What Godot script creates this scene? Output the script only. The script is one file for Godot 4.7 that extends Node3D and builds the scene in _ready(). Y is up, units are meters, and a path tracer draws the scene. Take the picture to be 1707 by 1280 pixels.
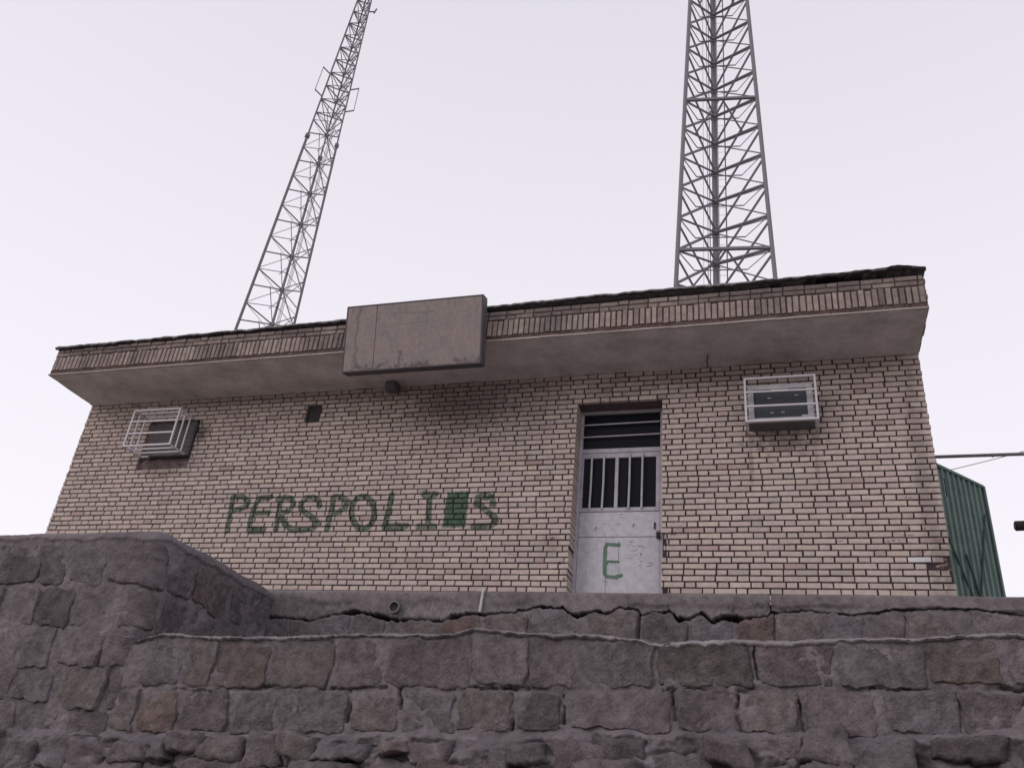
extends Node3D

const W := 10.98
const H := 2.875
const OVER := 0.874
const PITCH := 0.0651
const PERIOD := 0.3305
const CAM := Vector3(9.374, -2.349, 8.807)
const TINT_W := 2048
const TINT_H := 536

var M := {}
var rng := RandomNumberGenerator.new()
var nz := FastNoiseLite.new()
var nf := FastNoiseLite.new()
var nr := FastNoiseLite.new()
var nc := FastNoiseLite.new()
var unit_box: BoxMesh
var unit_tube: CylinderMesh


# ---------------------------------------------------------------- mesh helper
class MB:
	var v := PackedVector3Array()
	var n := PackedVector3Array()
	var c := PackedColorArray()
	var uv := PackedVector2Array()
	var ix := PackedInt32Array()
	var o := Vector2.ZERO
	var s := Vector2.ONE
	var flip_uv_axis := false

	func put(p: Vector3, nn: Vector3, col: Color) -> void:
		v.append(p)
		n.append(nn)
		c.append(col)
		uv.append(Vector2((p.x - o.x) / s.x, 1.0 - (p.y - o.y) / s.y))

	func tri(a: Vector3, b: Vector3, d: Vector3, hint: Vector3, col: Color) -> void:
		var nn := (d - a).cross(b - a)
		if nn.length_squared() < 1e-16:
			return
		nn = nn.normalized()
		var k := v.size()
		if nn.dot(hint) < 0.0:
			nn = -nn
			put(a, nn, col); put(d, nn, col); put(b, nn, col)
		else:
			put(a, nn, col); put(b, nn, col); put(d, nn, col)
		ix.append_array([k, k + 1, k + 2])

	func quad(a: Vector3, b: Vector3, d: Vector3, e: Vector3, hint: Vector3, col: Color) -> void:
		var nn := (d - a).cross(e - b)
		if nn.length_squared() < 1e-16:
			return
		nn = -nn.normalized() if nn.dot(hint) < 0.0 else nn.normalized()
		var k := v.size()
		put(a, nn, col); put(b, nn, col); put(d, nn, col); put(e, nn, col)
		if (d - a).cross(b - a).dot(nn) >= 0.0:
			ix.append_array([k, k + 1, k + 2, k, k + 2, k + 3])
		else:
			ix.append_array([k, k + 2, k + 1, k, k + 3, k + 2])

	# box from lo to hi with a small bevel on every edge
	func box(lo: Vector3, hi: Vector3, col: Color, bev := 0.0) -> void:
		var ce := (lo + hi) * 0.5
		var h := (hi - lo) * 0.5
		tbox(Transform3D(Basis(), ce), h, col, bev)

	func tbox(t: Transform3D, h: Vector3, col: Color, bev := 0.0) -> void:
		var b: float = min(bev, 0.45 * min(h.x, min(h.y, h.z)))
		var ax := [Vector3(1, 0, 0), Vector3(0, 1, 0), Vector3(0, 0, 1)]
		for k in 3:
			var u: Vector3 = ax[(k + 1) % 3]
			var w: Vector3 = ax[(k + 2) % 3]
			var hu := h[(k + 1) % 3] - b
			var hw := h[(k + 2) % 3] - b
			for sg in [-1.0, 1.0]:
				var f: Vector3 = ax[k] * sg * h[k]
				quad(t * (f - u * hu - w * hw), t * (f + u * hu - w * hw), t * (f + u * hu + w * hw), t * (f - u * hu + w * hw), t.basis * (ax[k] * sg), col)
		if b <= 0.0:
			return
		for k in 3:
			var u2: Vector3 = ax[(k + 1) % 3]
			var w2: Vector3 = ax[(k + 2) % 3]
			for su in [-1.0, 1.0]:
				for sw in [-1.0, 1.0]:
					var p: Vector3 = u2 * su * h[(k + 1) % 3] + w2 * sw * (h[(k + 2) % 3] - b)
					var q: Vector3 = u2 * su * (h[(k + 1) % 3] - b) + w2 * sw * h[(k + 2) % 3]
					var l: Vector3 = ax[k] * (h[k] - b)
					quad(t * (p - l), t * (p + l), t * (q + l), t * (q - l), t.basis * (u2 * su + w2 * sw), col)
		for sx in [-1.0, 1.0]:
			for sy in [-1.0, 1.0]:
				for sz in [-1.0, 1.0]:
					tri(t * Vector3(sx * h.x, sy * (h.y - b), sz * (h.z - b)), t * Vector3(sx * (h.x - b), sy * h.y, sz * (h.z - b)), t * Vector3(sx * (h.x - b), sy * (h.y - b), sz * h.z), t.basis * Vector3(sx, sy, sz), col)

	# tube of radius r through points
	func tube(pts: Array, r: float, col: Color, sides := 8) -> void:
		for i in pts.size() - 1:
			var a: Vector3 = pts[i]
			var b: Vector3 = pts[i + 1]
			var d := (b - a).normalized()
			var u := d.cross(Vector3.UP if absf(d.y) < 0.9 else Vector3.RIGHT).normalized()
			var w := d.cross(u)
			for k in sides:
				var t0 := TAU * k / sides
				var t1 := TAU * (k + 1) / sides
				var n0 := u * cos(t0) + w * sin(t0)
				var n1 := u * cos(t1) + w * sin(t1)
				quad(a + n0 * r, b + n0 * r, b + n1 * r, a + n1 * r, n0 + n1, col)
			for e in [[a, -d], [b, d]]:
				for k in sides:
					var t2 := TAU * k / sides
					var t3 := TAU * (k + 1) / sides
					tri(e[0], e[0] + (u * cos(t2) + w * sin(t2)) * r, e[0] + (u * cos(t3) + w * sin(t3)) * r, e[1], col)

	# smooth grid of (nu+1) x (nv+1) points, row by row
	func grid(p: PackedVector3Array, col: PackedColorArray, nu: int, nv: int, hint: Vector3) -> void:
		var k := v.size()
		var nn := PackedVector3Array()
		nn.resize(p.size())
		var st := nu + 1
		for j in nv + 1:
			for i in nu + 1:
				var a := p[j * st + maxi(i - 1, 0)]
				var b := p[j * st + mini(i + 1, nu)]
				var d := p[maxi(j - 1, 0) * st + i]
				var e := p[mini(j + 1, nv) * st + i]
				nn[j * st + i] = (b - a).cross(e - d).normalized()
		var mid := nn[(nv / 2) * st + nu / 2]
		var flip := mid.dot(hint) < 0.0
		for i in p.size():
			put(p[i], -nn[i] if flip else nn[i], col[i])
		for j in nv:
			for i in nu:
				var a := k + j * st + i
				# clockwise as seen from the front
				if flip:
					ix.append_array([a, a + 1, a + st, a + 1, a + st + 1, a + st])
				else:
					ix.append_array([a, a + st, a + 1, a + 1, a + st, a + st + 1])

	func mesh() -> ArrayMesh:
		var arr := []
		arr.resize(Mesh.ARRAY_MAX)
		arr[Mesh.ARRAY_VERTEX] = v
		arr[Mesh.ARRAY_NORMAL] = n
		arr[Mesh.ARRAY_COLOR] = c
		arr[Mesh.ARRAY_TEX_UV] = uv
		arr[Mesh.ARRAY_INDEX] = ix
		var m := ArrayMesh.new()
		m.add_surface_from_arrays(Mesh.PRIMITIVE_TRIANGLES, arr)
		return m


func part(called: String, b: MB, mat: Material, parent: Node) -> MeshInstance3D:
	var mi := MeshInstance3D.new()
	mi.name = called
	mi.mesh = b.mesh()
	mi.material_override = mat
	parent.add_child(mi, true)
	# vertices are given in world metres; bring them under the parent's place
	var off := Vector3.ZERO
	var p: Node = parent
	while p != self and p is Node3D:
		off += (p as Node3D).position
		p = p.get_parent()
	mi.position = -off
	return mi


func thing(called: String, label: String, category: String, at: Vector3, group := "") -> Node3D:
	var o := Node3D.new()
	o.name = called
	o.position = at
	add_child(o, true)
	o.set_meta("label", label)
	o.set_meta("category", category)
	if group != "":
		o.set_meta("group", group)
	return o


func bar(called: String, a: Vector3, b: Vector3, w: float, d: float, mat: Material, parent: Node3D, round_bar := false) -> void:
	# a straight member: the shared unit box or tube, stretched between a and b (world metres)
	var mi := MeshInstance3D.new()
	mi.name = called
	mi.mesh = unit_tube if round_bar else unit_box
	mi.material_override = mat
	var y := (b - a).normalized()
	var x := y.cross(Vector3(0, 0, 1) if absf(y.z) < 0.9 else Vector3(0, 1, 0)).normalized()
	var z := x.cross(y)
	mi.transform = Transform3D(Basis(x * w, y * a.distance_to(b), z * d), (a + b) * 0.5 - parent.position)
	parent.add_child(mi, true)


func srgb(r: float, g: float, b: float) -> Color:
	return Color(r, g, b).linear_to_srgb()


func vary(c: Color, amount: float) -> Color:
	var k := 1.0 + rng.randf_range(-amount, amount)
	return Color(c.r * k, c.g * k, c.b * k)


func lerp_line(pts: Array, x: float) -> float:
	# pts = [x0, y0, x1, y1, ...]
	if x <= pts[0]:
		return pts[1]
	for i in range(2, pts.size(), 2):
		if x <= pts[i]:
			var t: float = (x - pts[i - 2]) / maxf(pts[i] - pts[i - 2], 1e-4)
			return lerpf(pts[i - 1], pts[i + 1], clampf(t, 0.0, 1.0))
	return pts[pts.size() - 1]


# ---------------------------------------------------------------- textures
func noise_image(sd: int, freq: float, octaves: int, size: int) -> Image:
	var f := FastNoiseLite.new()
	f.seed = sd
	f.noise_type = FastNoiseLite.TYPE_SIMPLEX_SMOOTH
	f.frequency = freq
	f.fractal_type = FastNoiseLite.FRACTAL_FBM
	f.fractal_octaves = octaves
	f.fractal_gain = 0.6
	var im := f.get_seamless_image(size, size, false, false, 0.15)
	im.convert(Image.FORMAT_L8)
	return im


# a mottled multiplier texture: two noises, remapped between two linear colours, with specks
func mottled(sd: int, size: int, fa: float, fb: float, lo: Color, hi: Color, speck: float) -> ImageTexture:
	var a := noise_image(sd, fa, 5, size).get_data()
	var b := noise_image(sd + 7, fb, 3, size).get_data()
	var out := PackedByteArray()
	out.resize(size * size * 3)
	var r := RandomNumberGenerator.new()
	r.seed = sd
	var lut := PackedByteArray()
	for i in 256:
		var k := lo.lerp(hi, i / 255.0).linear_to_srgb()
		lut.append(int(k.r * 255.0)); lut.append(int(k.g * 255.0)); lut.append(int(k.b * 255.0))
	var sp := int(speck * 255.0) + 1
	var h := sp / 2
	for i in size * size:
		var t := clampi(((a[i] * 166 + b[i] * 89) * 17 / 2560) - 89 + (r.randi() % sp) - h, 0, 255) * 3
		var w := i * 3
		out[w] = lut[t]
		out[w + 1] = lut[t + 1]
		out[w + 2] = lut[t + 2]
	var im := Image.create_from_data(size, size, false, Image.FORMAT_RGB8, out)
	return ImageTexture.create_from_image(im)


func bumps(sd: int, size: int, fa: float, octaves: int, strength: float) -> ImageTexture:
	var im := noise_image(sd, fa, octaves, size)
	im.convert(Image.FORMAT_RGB8)
	im.bump_map_to_normal_map(strength)
	return ImageTexture.create_from_image(im)


func tri_mat(tex: Texture2D, nrm: Texture2D, metres: float, rough: float, nscale := 1.0, vertex := true) -> StandardMaterial3D:
	var m := StandardMaterial3D.new()
	m.albedo_texture = tex
	m.vertex_color_use_as_albedo = vertex
	m.roughness = rough
	m.metallic_specular = 0.3
	m.uv1_triplanar = true
	m.uv1_world_triplanar = true
	m.uv1_scale = Vector3.ONE / metres
	if nrm:
		m.normal_enabled = true
		m.normal_texture = nrm
		m.normal_scale = nscale
	return m


func flat_mat(r: float, g: float, b: float, rough: float, metal := 0.0) -> StandardMaterial3D:
	var m := StandardMaterial3D.new()
	m.albedo_color = srgb(r, g, b)
	m.roughness = rough
	m.metallic = metal
	return m


# painted strokes and dark marks on the brick face: a multiplier over the bricks' own colour
func wall_tint() -> ImageTexture:
	var strokes := [[2.792,1.383,2.827,0.933], [2.788,1.379,2.928,1.387,3.026,1.326,3.020,1.255,2.923,1.222,2.819,1.207],
		[3.344,1.366,3.165,1.358,3.130,1.159,3.137,0.947], [3.130,1.159,3.361,1.165], [3.136,0.952,3.347,0.949], [3.156,0.924,3.342,0.922],
		[3.444,1.345,3.533,1.369,3.642,1.347,3.685,1.270,3.647,1.173,3.496,1.158], [3.488,1.351,3.518,0.936], [3.530,1.152,3.620,1.014,3.747,0.934],
		[4.053,1.235,4.030,1.304,3.933,1.359,3.838,1.350,3.787,1.274,3.803,1.205,3.912,1.134,4.031,1.065,4.072,1.008,4.025,0.953,3.911,0.932,3.771,0.931],
		[4.228,1.357,4.222,0.939], [4.228,1.357,4.331,1.352,4.414,1.295,4.409,1.205,4.318,1.152,4.226,1.140],
		[4.789,1.204,4.740,1.286,4.673,1.341,4.602,1.357,4.541,1.330,4.503,1.266,4.496,1.178,4.520,1.084,4.570,1.003,4.636,0.951,4.705,0.936,4.765,0.963,4.802,1.025,4.811,1.110,4.789,1.204],
		[4.996,1.362,4.986,1.149,4.978,0.963], [4.961,0.970,5.253,0.966], [4.977,0.941,5.202,0.938],
		[5.408,1.363,5.565,1.359], [5.430,1.336,5.542,1.333], [5.489,1.350,5.520,0.956], [5.399,0.958,5.596,0.957],
		[6.086,1.220,6.093,1.307,6.175,1.340,6.260,1.303,6.295,1.216], [6.125,1.306,6.244,1.299],
		[6.113,1.226,6.214,1.138,6.322,1.057,6.339,0.998,6.281,0.953,6.081,0.949]]
	var paint := PackedFloat32Array()
	paint.resize(TINT_W * TINT_H)
	var kx := TINT_W / W
	var ky := TINT_H / H
	for st in strokes:
		for i in range(0, st.size() - 2, 2):
			var a := Vector2(st[i], st[i + 1])
			var b := Vector2(st[i + 2], st[i + 3])
			var x0 := maxi(0, int((minf(a.x, b.x) - 0.06) * kx))
			var x1 := mini(TINT_W - 1, int((maxf(a.x, b.x) + 0.06) * kx))
			var y0 := maxi(0, int((minf(a.y, b.y) - 0.06) * ky))
			var y1 := mini(TINT_H - 1, int((maxf(a.y, b.y) + 0.06) * ky))
			for y in range(y0, y1 + 1):
				for x in range(x0, x1 + 1):
					var p := Vector2((x + 0.5) / kx, (y + 0.5) / ky)
					var q := Geometry2D.get_closest_point_to_segment(p, a, b)
					var d := p.distance_to(q) + nf.get_noise_2d(p.x * 60.0, p.y * 60.0) * 0.012
					var cov := clampf((0.043 - d) / 0.010, 0.0, 1.0)
					cov *= clampf(0.98 + nf.get_noise_2d(p.x * 20.0 + 90.0, p.y * 20.0) * 0.7, 0.45, 1.0)
					var k := (TINT_H - 1 - y) * TINT_W + x
					paint[k] = maxf(paint[k], cov)
	var full := PackedFloat32Array()
	full.resize(TINT_W * TINT_H)
	for y in range(int(0.9 * ky), int(1.43 * ky)):
		for x in range(int(5.62 * kx), int(6.08 * kx)):
			var p := Vector2((x + 0.5) / kx, (y + 0.5) / ky)
			var wob := nf.get_noise_2d(p.x * 30.0, p.y * 30.0) * 0.025
			var inside := minf(minf(p.x - 5.70, 5.985 - p.x), minf(p.y - 0.937, 1.388 + (p.x - 5.85) * 0.04 - p.y)) + wob
			full[(TINT_H - 1 - y) * TINT_W + x] = clampf(inside / 0.008, 0.0, 1.0) * clampf(0.93 + nf.get_noise_2d(p.x * 12.0, p.y * 50.0) * 0.22, 0.6, 1.0)
	# [x, y, half width, half height, strength]: soot, damp, darker bands under the eave, shade painted down the right corner
	var dark_marks := [[5.75, 2.50, 0.85, 0.42, 0.48], [5.4, 2.78, 1.5, 0.16, 0.36], [6.3, 2.75, 0.8, 0.2, 0.35], [9.17, 1.62, 0.03, 0.3, 0.45], [9.84, 1.6, 0.025, 0.25, 0.35], [9.5, 1.86, 0.42, 0.16, 0.62], [2.03, 2.34, 0.1, 0.13, 0.7],
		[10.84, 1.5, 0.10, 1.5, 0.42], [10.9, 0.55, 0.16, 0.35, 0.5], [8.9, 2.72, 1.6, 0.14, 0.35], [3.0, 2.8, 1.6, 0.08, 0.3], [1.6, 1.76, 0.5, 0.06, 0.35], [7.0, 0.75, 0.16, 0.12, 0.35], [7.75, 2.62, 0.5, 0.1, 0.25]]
	# knocked-out spots: [x, y, half width, half height]
	var chips := [[10.443, 1.204, 0.014, 0.010], [10.665, 1.200, 0.022, 0.012], [10.69, 1.195, 0.016, 0.009], [10.621, 0.877, 0.010, 0.009], [10.645, 0.876, 0.009, 0.008], [10.782, 0.869, 0.010, 0.011], [10.458, 0.742, 0.045, 0.012], [10.48, 0.75, 0.02, 0.012], [10.633, 0.802, 0.09, 0.006], [9.99, 0.746, 0.05, 0.005], [7.02, 0.80, 0.03, 0.018], [7.12, 0.52, 0.03, 0.02], [7.18, 0.35, 0.02, 0.02], [8.33, 0.84, 0.05, 0.02], [4.66, 1.10, 0.05, 0.006], [3.2, 1.75, 0.04, 0.006], [6.55, 0.62, 0.05, 0.005], [8.72, 1.52, 0.018, 0.014], [5.2, 1.9, 0.03, 0.006]]
	for k in 60:
		chips.append([rng.randf_range(0.2, 10.8), rng.randf_range(0.2, 2.7), rng.randf_range(0.006, 0.035), rng.randf_range(0.003, 0.010)])
	for ch in chips:
		for y in range(maxi(0, int((ch[1] - ch[3] * 1.6) * ky)), mini(TINT_H - 1, int((ch[1] + ch[3] * 1.6) * ky) + 1)):
			for x in range(maxi(0, int((ch[0] - ch[2] * 1.6) * kx)), mini(TINT_W - 1, int((ch[0] + ch[2] * 1.6) * kx) + 1)):
				var p := Vector2((x + 0.5) / kx, (y + 0.5) / ky)
				var e := Vector2((p.x - ch[0]) / ch[2], (p.y - ch[1]) / ch[3]).length() + nf.get_noise_2d(p.x * 50.0, p.y * 50.0) * 0.8
				var k2 := (TINT_H - 1 - y) * TINT_W + x
				full[k2] = maxf(full[k2], 0.0) if e > 1.0 else -clampf((1.0 - e) * 3.0, 0.0, 0.8)
	var fine := noise_image(31, 0.11, 3, 512).get_data()
	var broad := noise_image(32, 0.012, 4, 512).get_data()
	var out := PackedByteArray()
	out.resize(TINT_W * TINT_H * 3)
	var lut := PackedByteArray()
	lut.resize(1025)
	for i in 1025:
		lut[i] = int(round(Color(i / 1024.0, 0, 0).linear_to_srgb().r * 255.0))
	var active := []
	for y in TINT_H:
		var wy := H * (1.0 - (y + 0.5) / TINT_H)
		active.clear()
		for s in dark_marks:
			if absf(wy - s[1]) < s[3] * 1.5:
				active.append(s)
		for x in TINT_W:
			var i := y * TINT_W + x
			var wx := W * (x + 0.5) / TINT_W
			var f := fine[(y & 511) * 512 + (x & 511)] / 255.0
			var b := broad[((y * 3) & 511) * 512 + ((x * 3) & 511)] / 255.0
			var l := 0.80 + 0.16 * (f - 0.5) * 2.0 * 0.6 + 0.16 * (b - 0.5)
			var dirt := 0.0  # strength of all dark marks, painted corner shade included
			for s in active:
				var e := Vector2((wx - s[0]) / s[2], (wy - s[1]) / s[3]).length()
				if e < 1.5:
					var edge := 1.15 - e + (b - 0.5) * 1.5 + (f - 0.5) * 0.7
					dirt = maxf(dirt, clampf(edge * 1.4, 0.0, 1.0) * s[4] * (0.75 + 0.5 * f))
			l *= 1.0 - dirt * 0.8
			var cr := l
			var cg := l * (1.0 - dirt * 0.02)
			var cb := l * (1.0 - dirt * 0.01)
			var pa := paint[i] * (0.84 + 0.26 * f)
			var pf := full[i]
			if pa > 0.0:
				pa = minf(pa, 1.0)
				cr = lerpf(cr, 0.125, pa); cg = lerpf(cg, 0.215, pa); cb = lerpf(cb, 0.175, pa)
			if pf < 0.0:
				cr = lerpf(cr, 0.20, -pf); cg = lerpf(cg, 0.17, -pf); cb = lerpf(cb, 0.17, -pf)
			if pf > 0.0:
				cr = lerpf(cr, 0.075, pf); cg = lerpf(cg, 0.20, pf); cb = lerpf(cb, 0.14, pf)
			out[i * 3] = lut[int(clampf(cr, 0.0, 1.0) * 1024.0)]
			out[i * 3 + 1] = lut[int(clampf(cg, 0.0, 1.0) * 1024.0)]
			out[i * 3 + 2] = lut[int(clampf(cb, 0.0, 1.0) * 1024.0)]
	return ImageTexture.create_from_image(Image.create_from_data(TINT_W, TINT_H, false, Image.FORMAT_RGB8, out))


# the door's lower sheet: grey-white paint, scuffs and a dripping green letter
func door_paint() -> ImageTexture:
	# covers x 7.19..8.19, y 0..1.24
	var w := 512
	var h := 640
	var im := Image.create(w, h, false, Image.FORMAT_RGB8)
	var fine := noise_image(51, 0.02, 5, 512)
	var strokes := [[7.715,0.805,7.58,0.815,7.566,0.78,7.562,0.62,7.568,0.49], [7.565,0.56,7.60,0.62,7.716,0.615], [7.573,0.60,7.583,0.49], [7.568,0.475,7.60,0.448,7.68,0.445,7.75,0.462], [7.60,0.455,7.70,0.435]]
	var wid := [0.023, 0.016, 0.008, 0.021, 0.017]
	var thin := [[7.578,0.46,7.578,0.28], [7.712,0.86,7.716,0.64], [7.70,0.82,7.725,0.84]]
	var r := RandomNumberGenerator.new()
	r.seed = 5
	var scuffs := []
	for k in 46:
		var cx := r.randf_range(7.75, 8.05) if k < 20 else r.randf_range(7.3, 8.1)
		var cy := r.randf_range(0.55, 0.85) if k < 20 else r.randf_range(0.3, 1.18)
		var an := r.randf_range(-0.4, 0.4)
		scuffs.append([Vector2(cx, cy), Vector2(cx, cy) + Vector2(cos(an), sin(an)) * r.randf_range(0.005, 0.06), r.randf_range(0.002, 0.006)])
	scuffs.append([Vector2(7.869, 1.02), Vector2(7.871, 1.045), 0.011])
	scuffs.append([Vector2(7.955, 0.71), Vector2(7.965, 0.69), 0.009])
	scuffs.append([Vector2(7.44, 0.98), Vector2(7.45, 1.02), 0.008])
	for y in h:
		for x in w:
			var p := Vector2(7.19 + (x + 0.5) / w, 1.24 * (1.0 - (y + 0.5) / h))
			var f := fine.get_pixel(x & 511, y & 511).r
			var c := Color(0.49, 0.485, 0.545) * (0.82 + 0.34 * f)
			var drip := 0.0
			if p.y > 0.34 and p.y < 0.62 and p.x > 7.57 and p.x < 7.75:
				drip = clampf(0.3 + nf.get_noise_2d(p.x * 130.0, p.y * 4.0) * 1.2, 0.0, 0.55) * (0.8 if p.y > 0.46 else clampf((p.y - 0.34) * 7.0, 0.0, 0.6))
			c = c.lerp(Color(0.17, 0.26, 0.22), drip * 0.9)
			var d := 1.0
			for k in (strokes.size() if p.x > 7.52 and p.x < 7.79 and p.y > 0.4 and p.y < 0.86 else 0):
				for i in range(0, strokes[k].size() - 2, 2):
					var q := Geometry2D.get_closest_point_to_segment(p, Vector2(strokes[k][i], strokes[k][i + 1]), Vector2(strokes[k][i + 2], strokes[k][i + 3]))
					d = minf(d, p.distance_to(q) - wid[k] + nf.get_noise_2d(p.x * 70.0, p.y * 50.0) * 0.006)
			c = c.lerp(Color(0.055, 0.125, 0.075) * (0.8 + 0.6 * f), clampf(-d / 0.004 + 0.3, 0.0, 0.92))
			for tl in (thin if p.x > 7.55 and p.x < 7.75 else []):
				var q2 := Geometry2D.get_closest_point_to_segment(p, Vector2(tl[0], tl[1]), Vector2(tl[2], tl[3]))
				c = c.lerp(Color(0.06, 0.09, 0.075), clampf((0.0045 - p.distance_to(q2)) / 0.002, 0.0, 0.8))
			for s in scuffs:
				if absf(p.y - s[0].y) < 0.05:
					var q3 := Geometry2D.get_closest_point_to_segment(p, s[0], s[1])
					c = c.lerp(Color(0.08, 0.075, 0.08), clampf((s[2] - p.distance_to(q3) + (f - 0.5) * 0.006) / 0.003, 0.0, 0.75))
			im.set_pixel(x, y, Color(c.r, c.g, c.b).linear_to_srgb())
	return ImageTexture.create_from_image(im)


# the blank sign sheet: faded brown-pink paint with run marks and rust
func sign_paint() -> ImageTexture:
	var w := 720
	var h := 372
	var im := Image.create(w, h, false, Image.FORMAT_RGB8)
	var a := noise_image(61, 0.006, 4, 512)
	var b := noise_image(62, 0.03, 4, 512)
	for y in h:
		for x in w:
			var u := float(x) / w
			var v := float(y) / h
			var n1 := a.get_pixel(x & 511, y & 511).r
			var n2 := b.get_pixel((x * 2) & 511, (y / 3) & 511).r
			var n3 := b.get_pixel(x & 511, y & 511).r
			var c := Color(0.272, 0.224, 0.214).lerp(Color(0.232, 0.208, 0.205), clampf(n1 * 2.0 - 0.5, 0.0, 1.0))
			c = c * (0.86 + 0.28 * n3)
			# vertical run marks
			var run := clampf((n2 - 0.62) * 5.0, 0.0, 1.0) * 0.28
			if absf(u - 0.09 - (n1 - 0.5) * 0.05) < 0.012 * (0.5 + n3):
				run = 0.45
			# faint horizontal scrape marks
			if absf(v - 0.16 - u * 0.03 + (n3 - 0.5) * 0.03) < 0.012 and u > 0.35 and u < 0.65:
				run = maxf(run, 0.3)
			if absf(v - 0.36 + u * 0.06 + (n3 - 0.5) * 0.04) < 0.010 and u > 0.34 and u < 0.66:
				run = maxf(run, 0.3)
			# rust along the bottom edge
			var rust := clampf(((v - 0.93) * 12.0 + (n3 - 0.5) * 2.6 + (n1 - 0.5) * 2.0), 0.0, 1.0)
			if v > 0.72 and absf(u - 0.42 - (n3 - 0.5) * 0.06) < 0.008 + 0.02 * (v - 0.72):
				rust = maxf(rust, 0.7)
			c = c.lerp(Color(0.085, 0.07, 0.075), run)
			c = c.lerp(Color(0.075, 0.055, 0.06), rust * 0.75)
			im.set_pixel(x, y, Color(c.r, c.g, c.b).linear_to_srgb())
	return ImageTexture.create_from_image(im)


func make_materials() -> void:
	var stone_tex := mottled(11, 1024, 0.010, 0.05, Color(0.42, 0.41, 0.41), Color(1.0, 0.98, 0.97), 0.25)
	var stone_nrm := bumps(12, 1024, 0.03, 6, 11.0)
	M.stone = tri_mat(stone_tex, stone_nrm, 1.3, 0.95, 1.0)
	M.mortar_bed = tri_mat(mottled(14, 1024, 0.008, 0.03, Color(0.56, 0.55, 0.56), Color(1.0, 0.985, 0.985), 0.14), bumps(15, 1024, 0.035, 4, 6.0), 1.0, 0.97, 1.0)
	M.plaster = tri_mat(mottled(17, 1024, 0.0045, 0.02, Color(0.66, 0.65, 0.65), Color(1.0, 0.98, 0.97), 0.06), bumps(18, 512, 0.02, 5, 1.2), 2.6, 0.95, 0.6)
	M.joint = tri_mat(mottled(19, 512, 0.02, 0.08, Color(0.55, 0.5, 0.5), Color(1, 1, 1), 0.2), bumps(20, 512, 0.06, 4, 5.0), 0.7, 0.97, 1.0)
	M.tar = tri_mat(mottled(21, 512, 0.01, 0.06, Color(0.45, 0.45, 0.46), Color(1, 1, 1), 0.15), bumps(22, 512, 0.03, 5, 4.0), 0.8, 0.75, 1.0)
	M.ground = tri_mat(mottled(23, 512, 0.01, 0.06, Color(0.55, 0.53, 0.5), Color(1, 0.97, 0.93), 0.2), null, 2.5, 0.97)
	M.steel = tri_mat(mottled(24, 512, 0.01, 0.05, Color(0.62, 0.62, 0.64), Color(1, 1, 1), 0.1), null, 1.2, 0.6)
	M.brick = StandardMaterial3D.new()
	M.brick.albedo_texture = wall_tint()
	M.brick.vertex_color_use_as_albedo = true
	M.brick.roughness = 0.92
	M.brick.metallic_specular = 0.3
	M.side_brick = tri_mat(mottled(26, 512, 0.012, 0.08, Color(0.6, 0.58, 0.58), Color(1, 0.98, 0.97), 0.2), bumps(27, 512, 0.06, 4, 3.0), 0.8, 0.93, 0.8)
	M.door_sheet = StandardMaterial3D.new()
	M.door_sheet.albedo_texture = door_paint()
	M.door_sheet.roughness = 0.6
	M.door_frame = tri_mat(mottled(28, 512, 0.008, 0.06, Color(0.70, 0.69, 0.70), Color(1, 1, 1), 0.08), null, 0.7, 0.6)
	M.sign_face = StandardMaterial3D.new()
	M.sign_face.albedo_texture = sign_paint()
	M.sign_face.roughness = 0.8
	M.dark_metal = flat_mat(0.075, 0.075, 0.09, 0.7)
	M.tower = flat_mat(0.19, 0.183, 0.205, 0.65)
	M.mast = flat_mat(0.165, 0.158, 0.178, 0.65)
	M.mast_thin = flat_mat(0.20, 0.195, 0.215, 0.65)
	M.cage = flat_mat(0.58, 0.57, 0.60, 0.6)
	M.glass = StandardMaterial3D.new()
	M.glass.albedo_color = Color(0.14, 0.145, 0.17, 0.8)  # dark tint and opacity stand in for the unlit room behind
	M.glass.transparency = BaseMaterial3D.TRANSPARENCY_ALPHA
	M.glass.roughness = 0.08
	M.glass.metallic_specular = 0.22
	M.black = flat_mat(0.02, 0.02, 0.022, 0.8)
	M.room = flat_mat(0.32, 0.30, 0.29, 0.95)
	M.coil = tri_mat(mottled(29, 256, 0.03, 0.1, Color(0.5, 0.52, 0.55), Color(1, 1, 1), 0.3), null, 0.2, 0.6)
	M.green = tri_mat(mottled(30, 512, 0.01, 0.06, Color(0.6, 0.62, 0.62), Color(1, 1, 1), 0.1), null, 1.0, 0.6)
	M.white = flat_mat(0.55, 0.54, 0.56, 0.7)
	M.cable = flat_mat(0.03, 0.03, 0.035, 0.7)


# ---------------------------------------------------------------- bricks
const HOLES := [[7.215, 8.215, -0.1, 2.485], [3.56, 3.785, 2.406, 2.672], [1.13, 1.95, 1.80, 2.51], [9.17, 9.855, 1.985, 2.45]]


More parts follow.
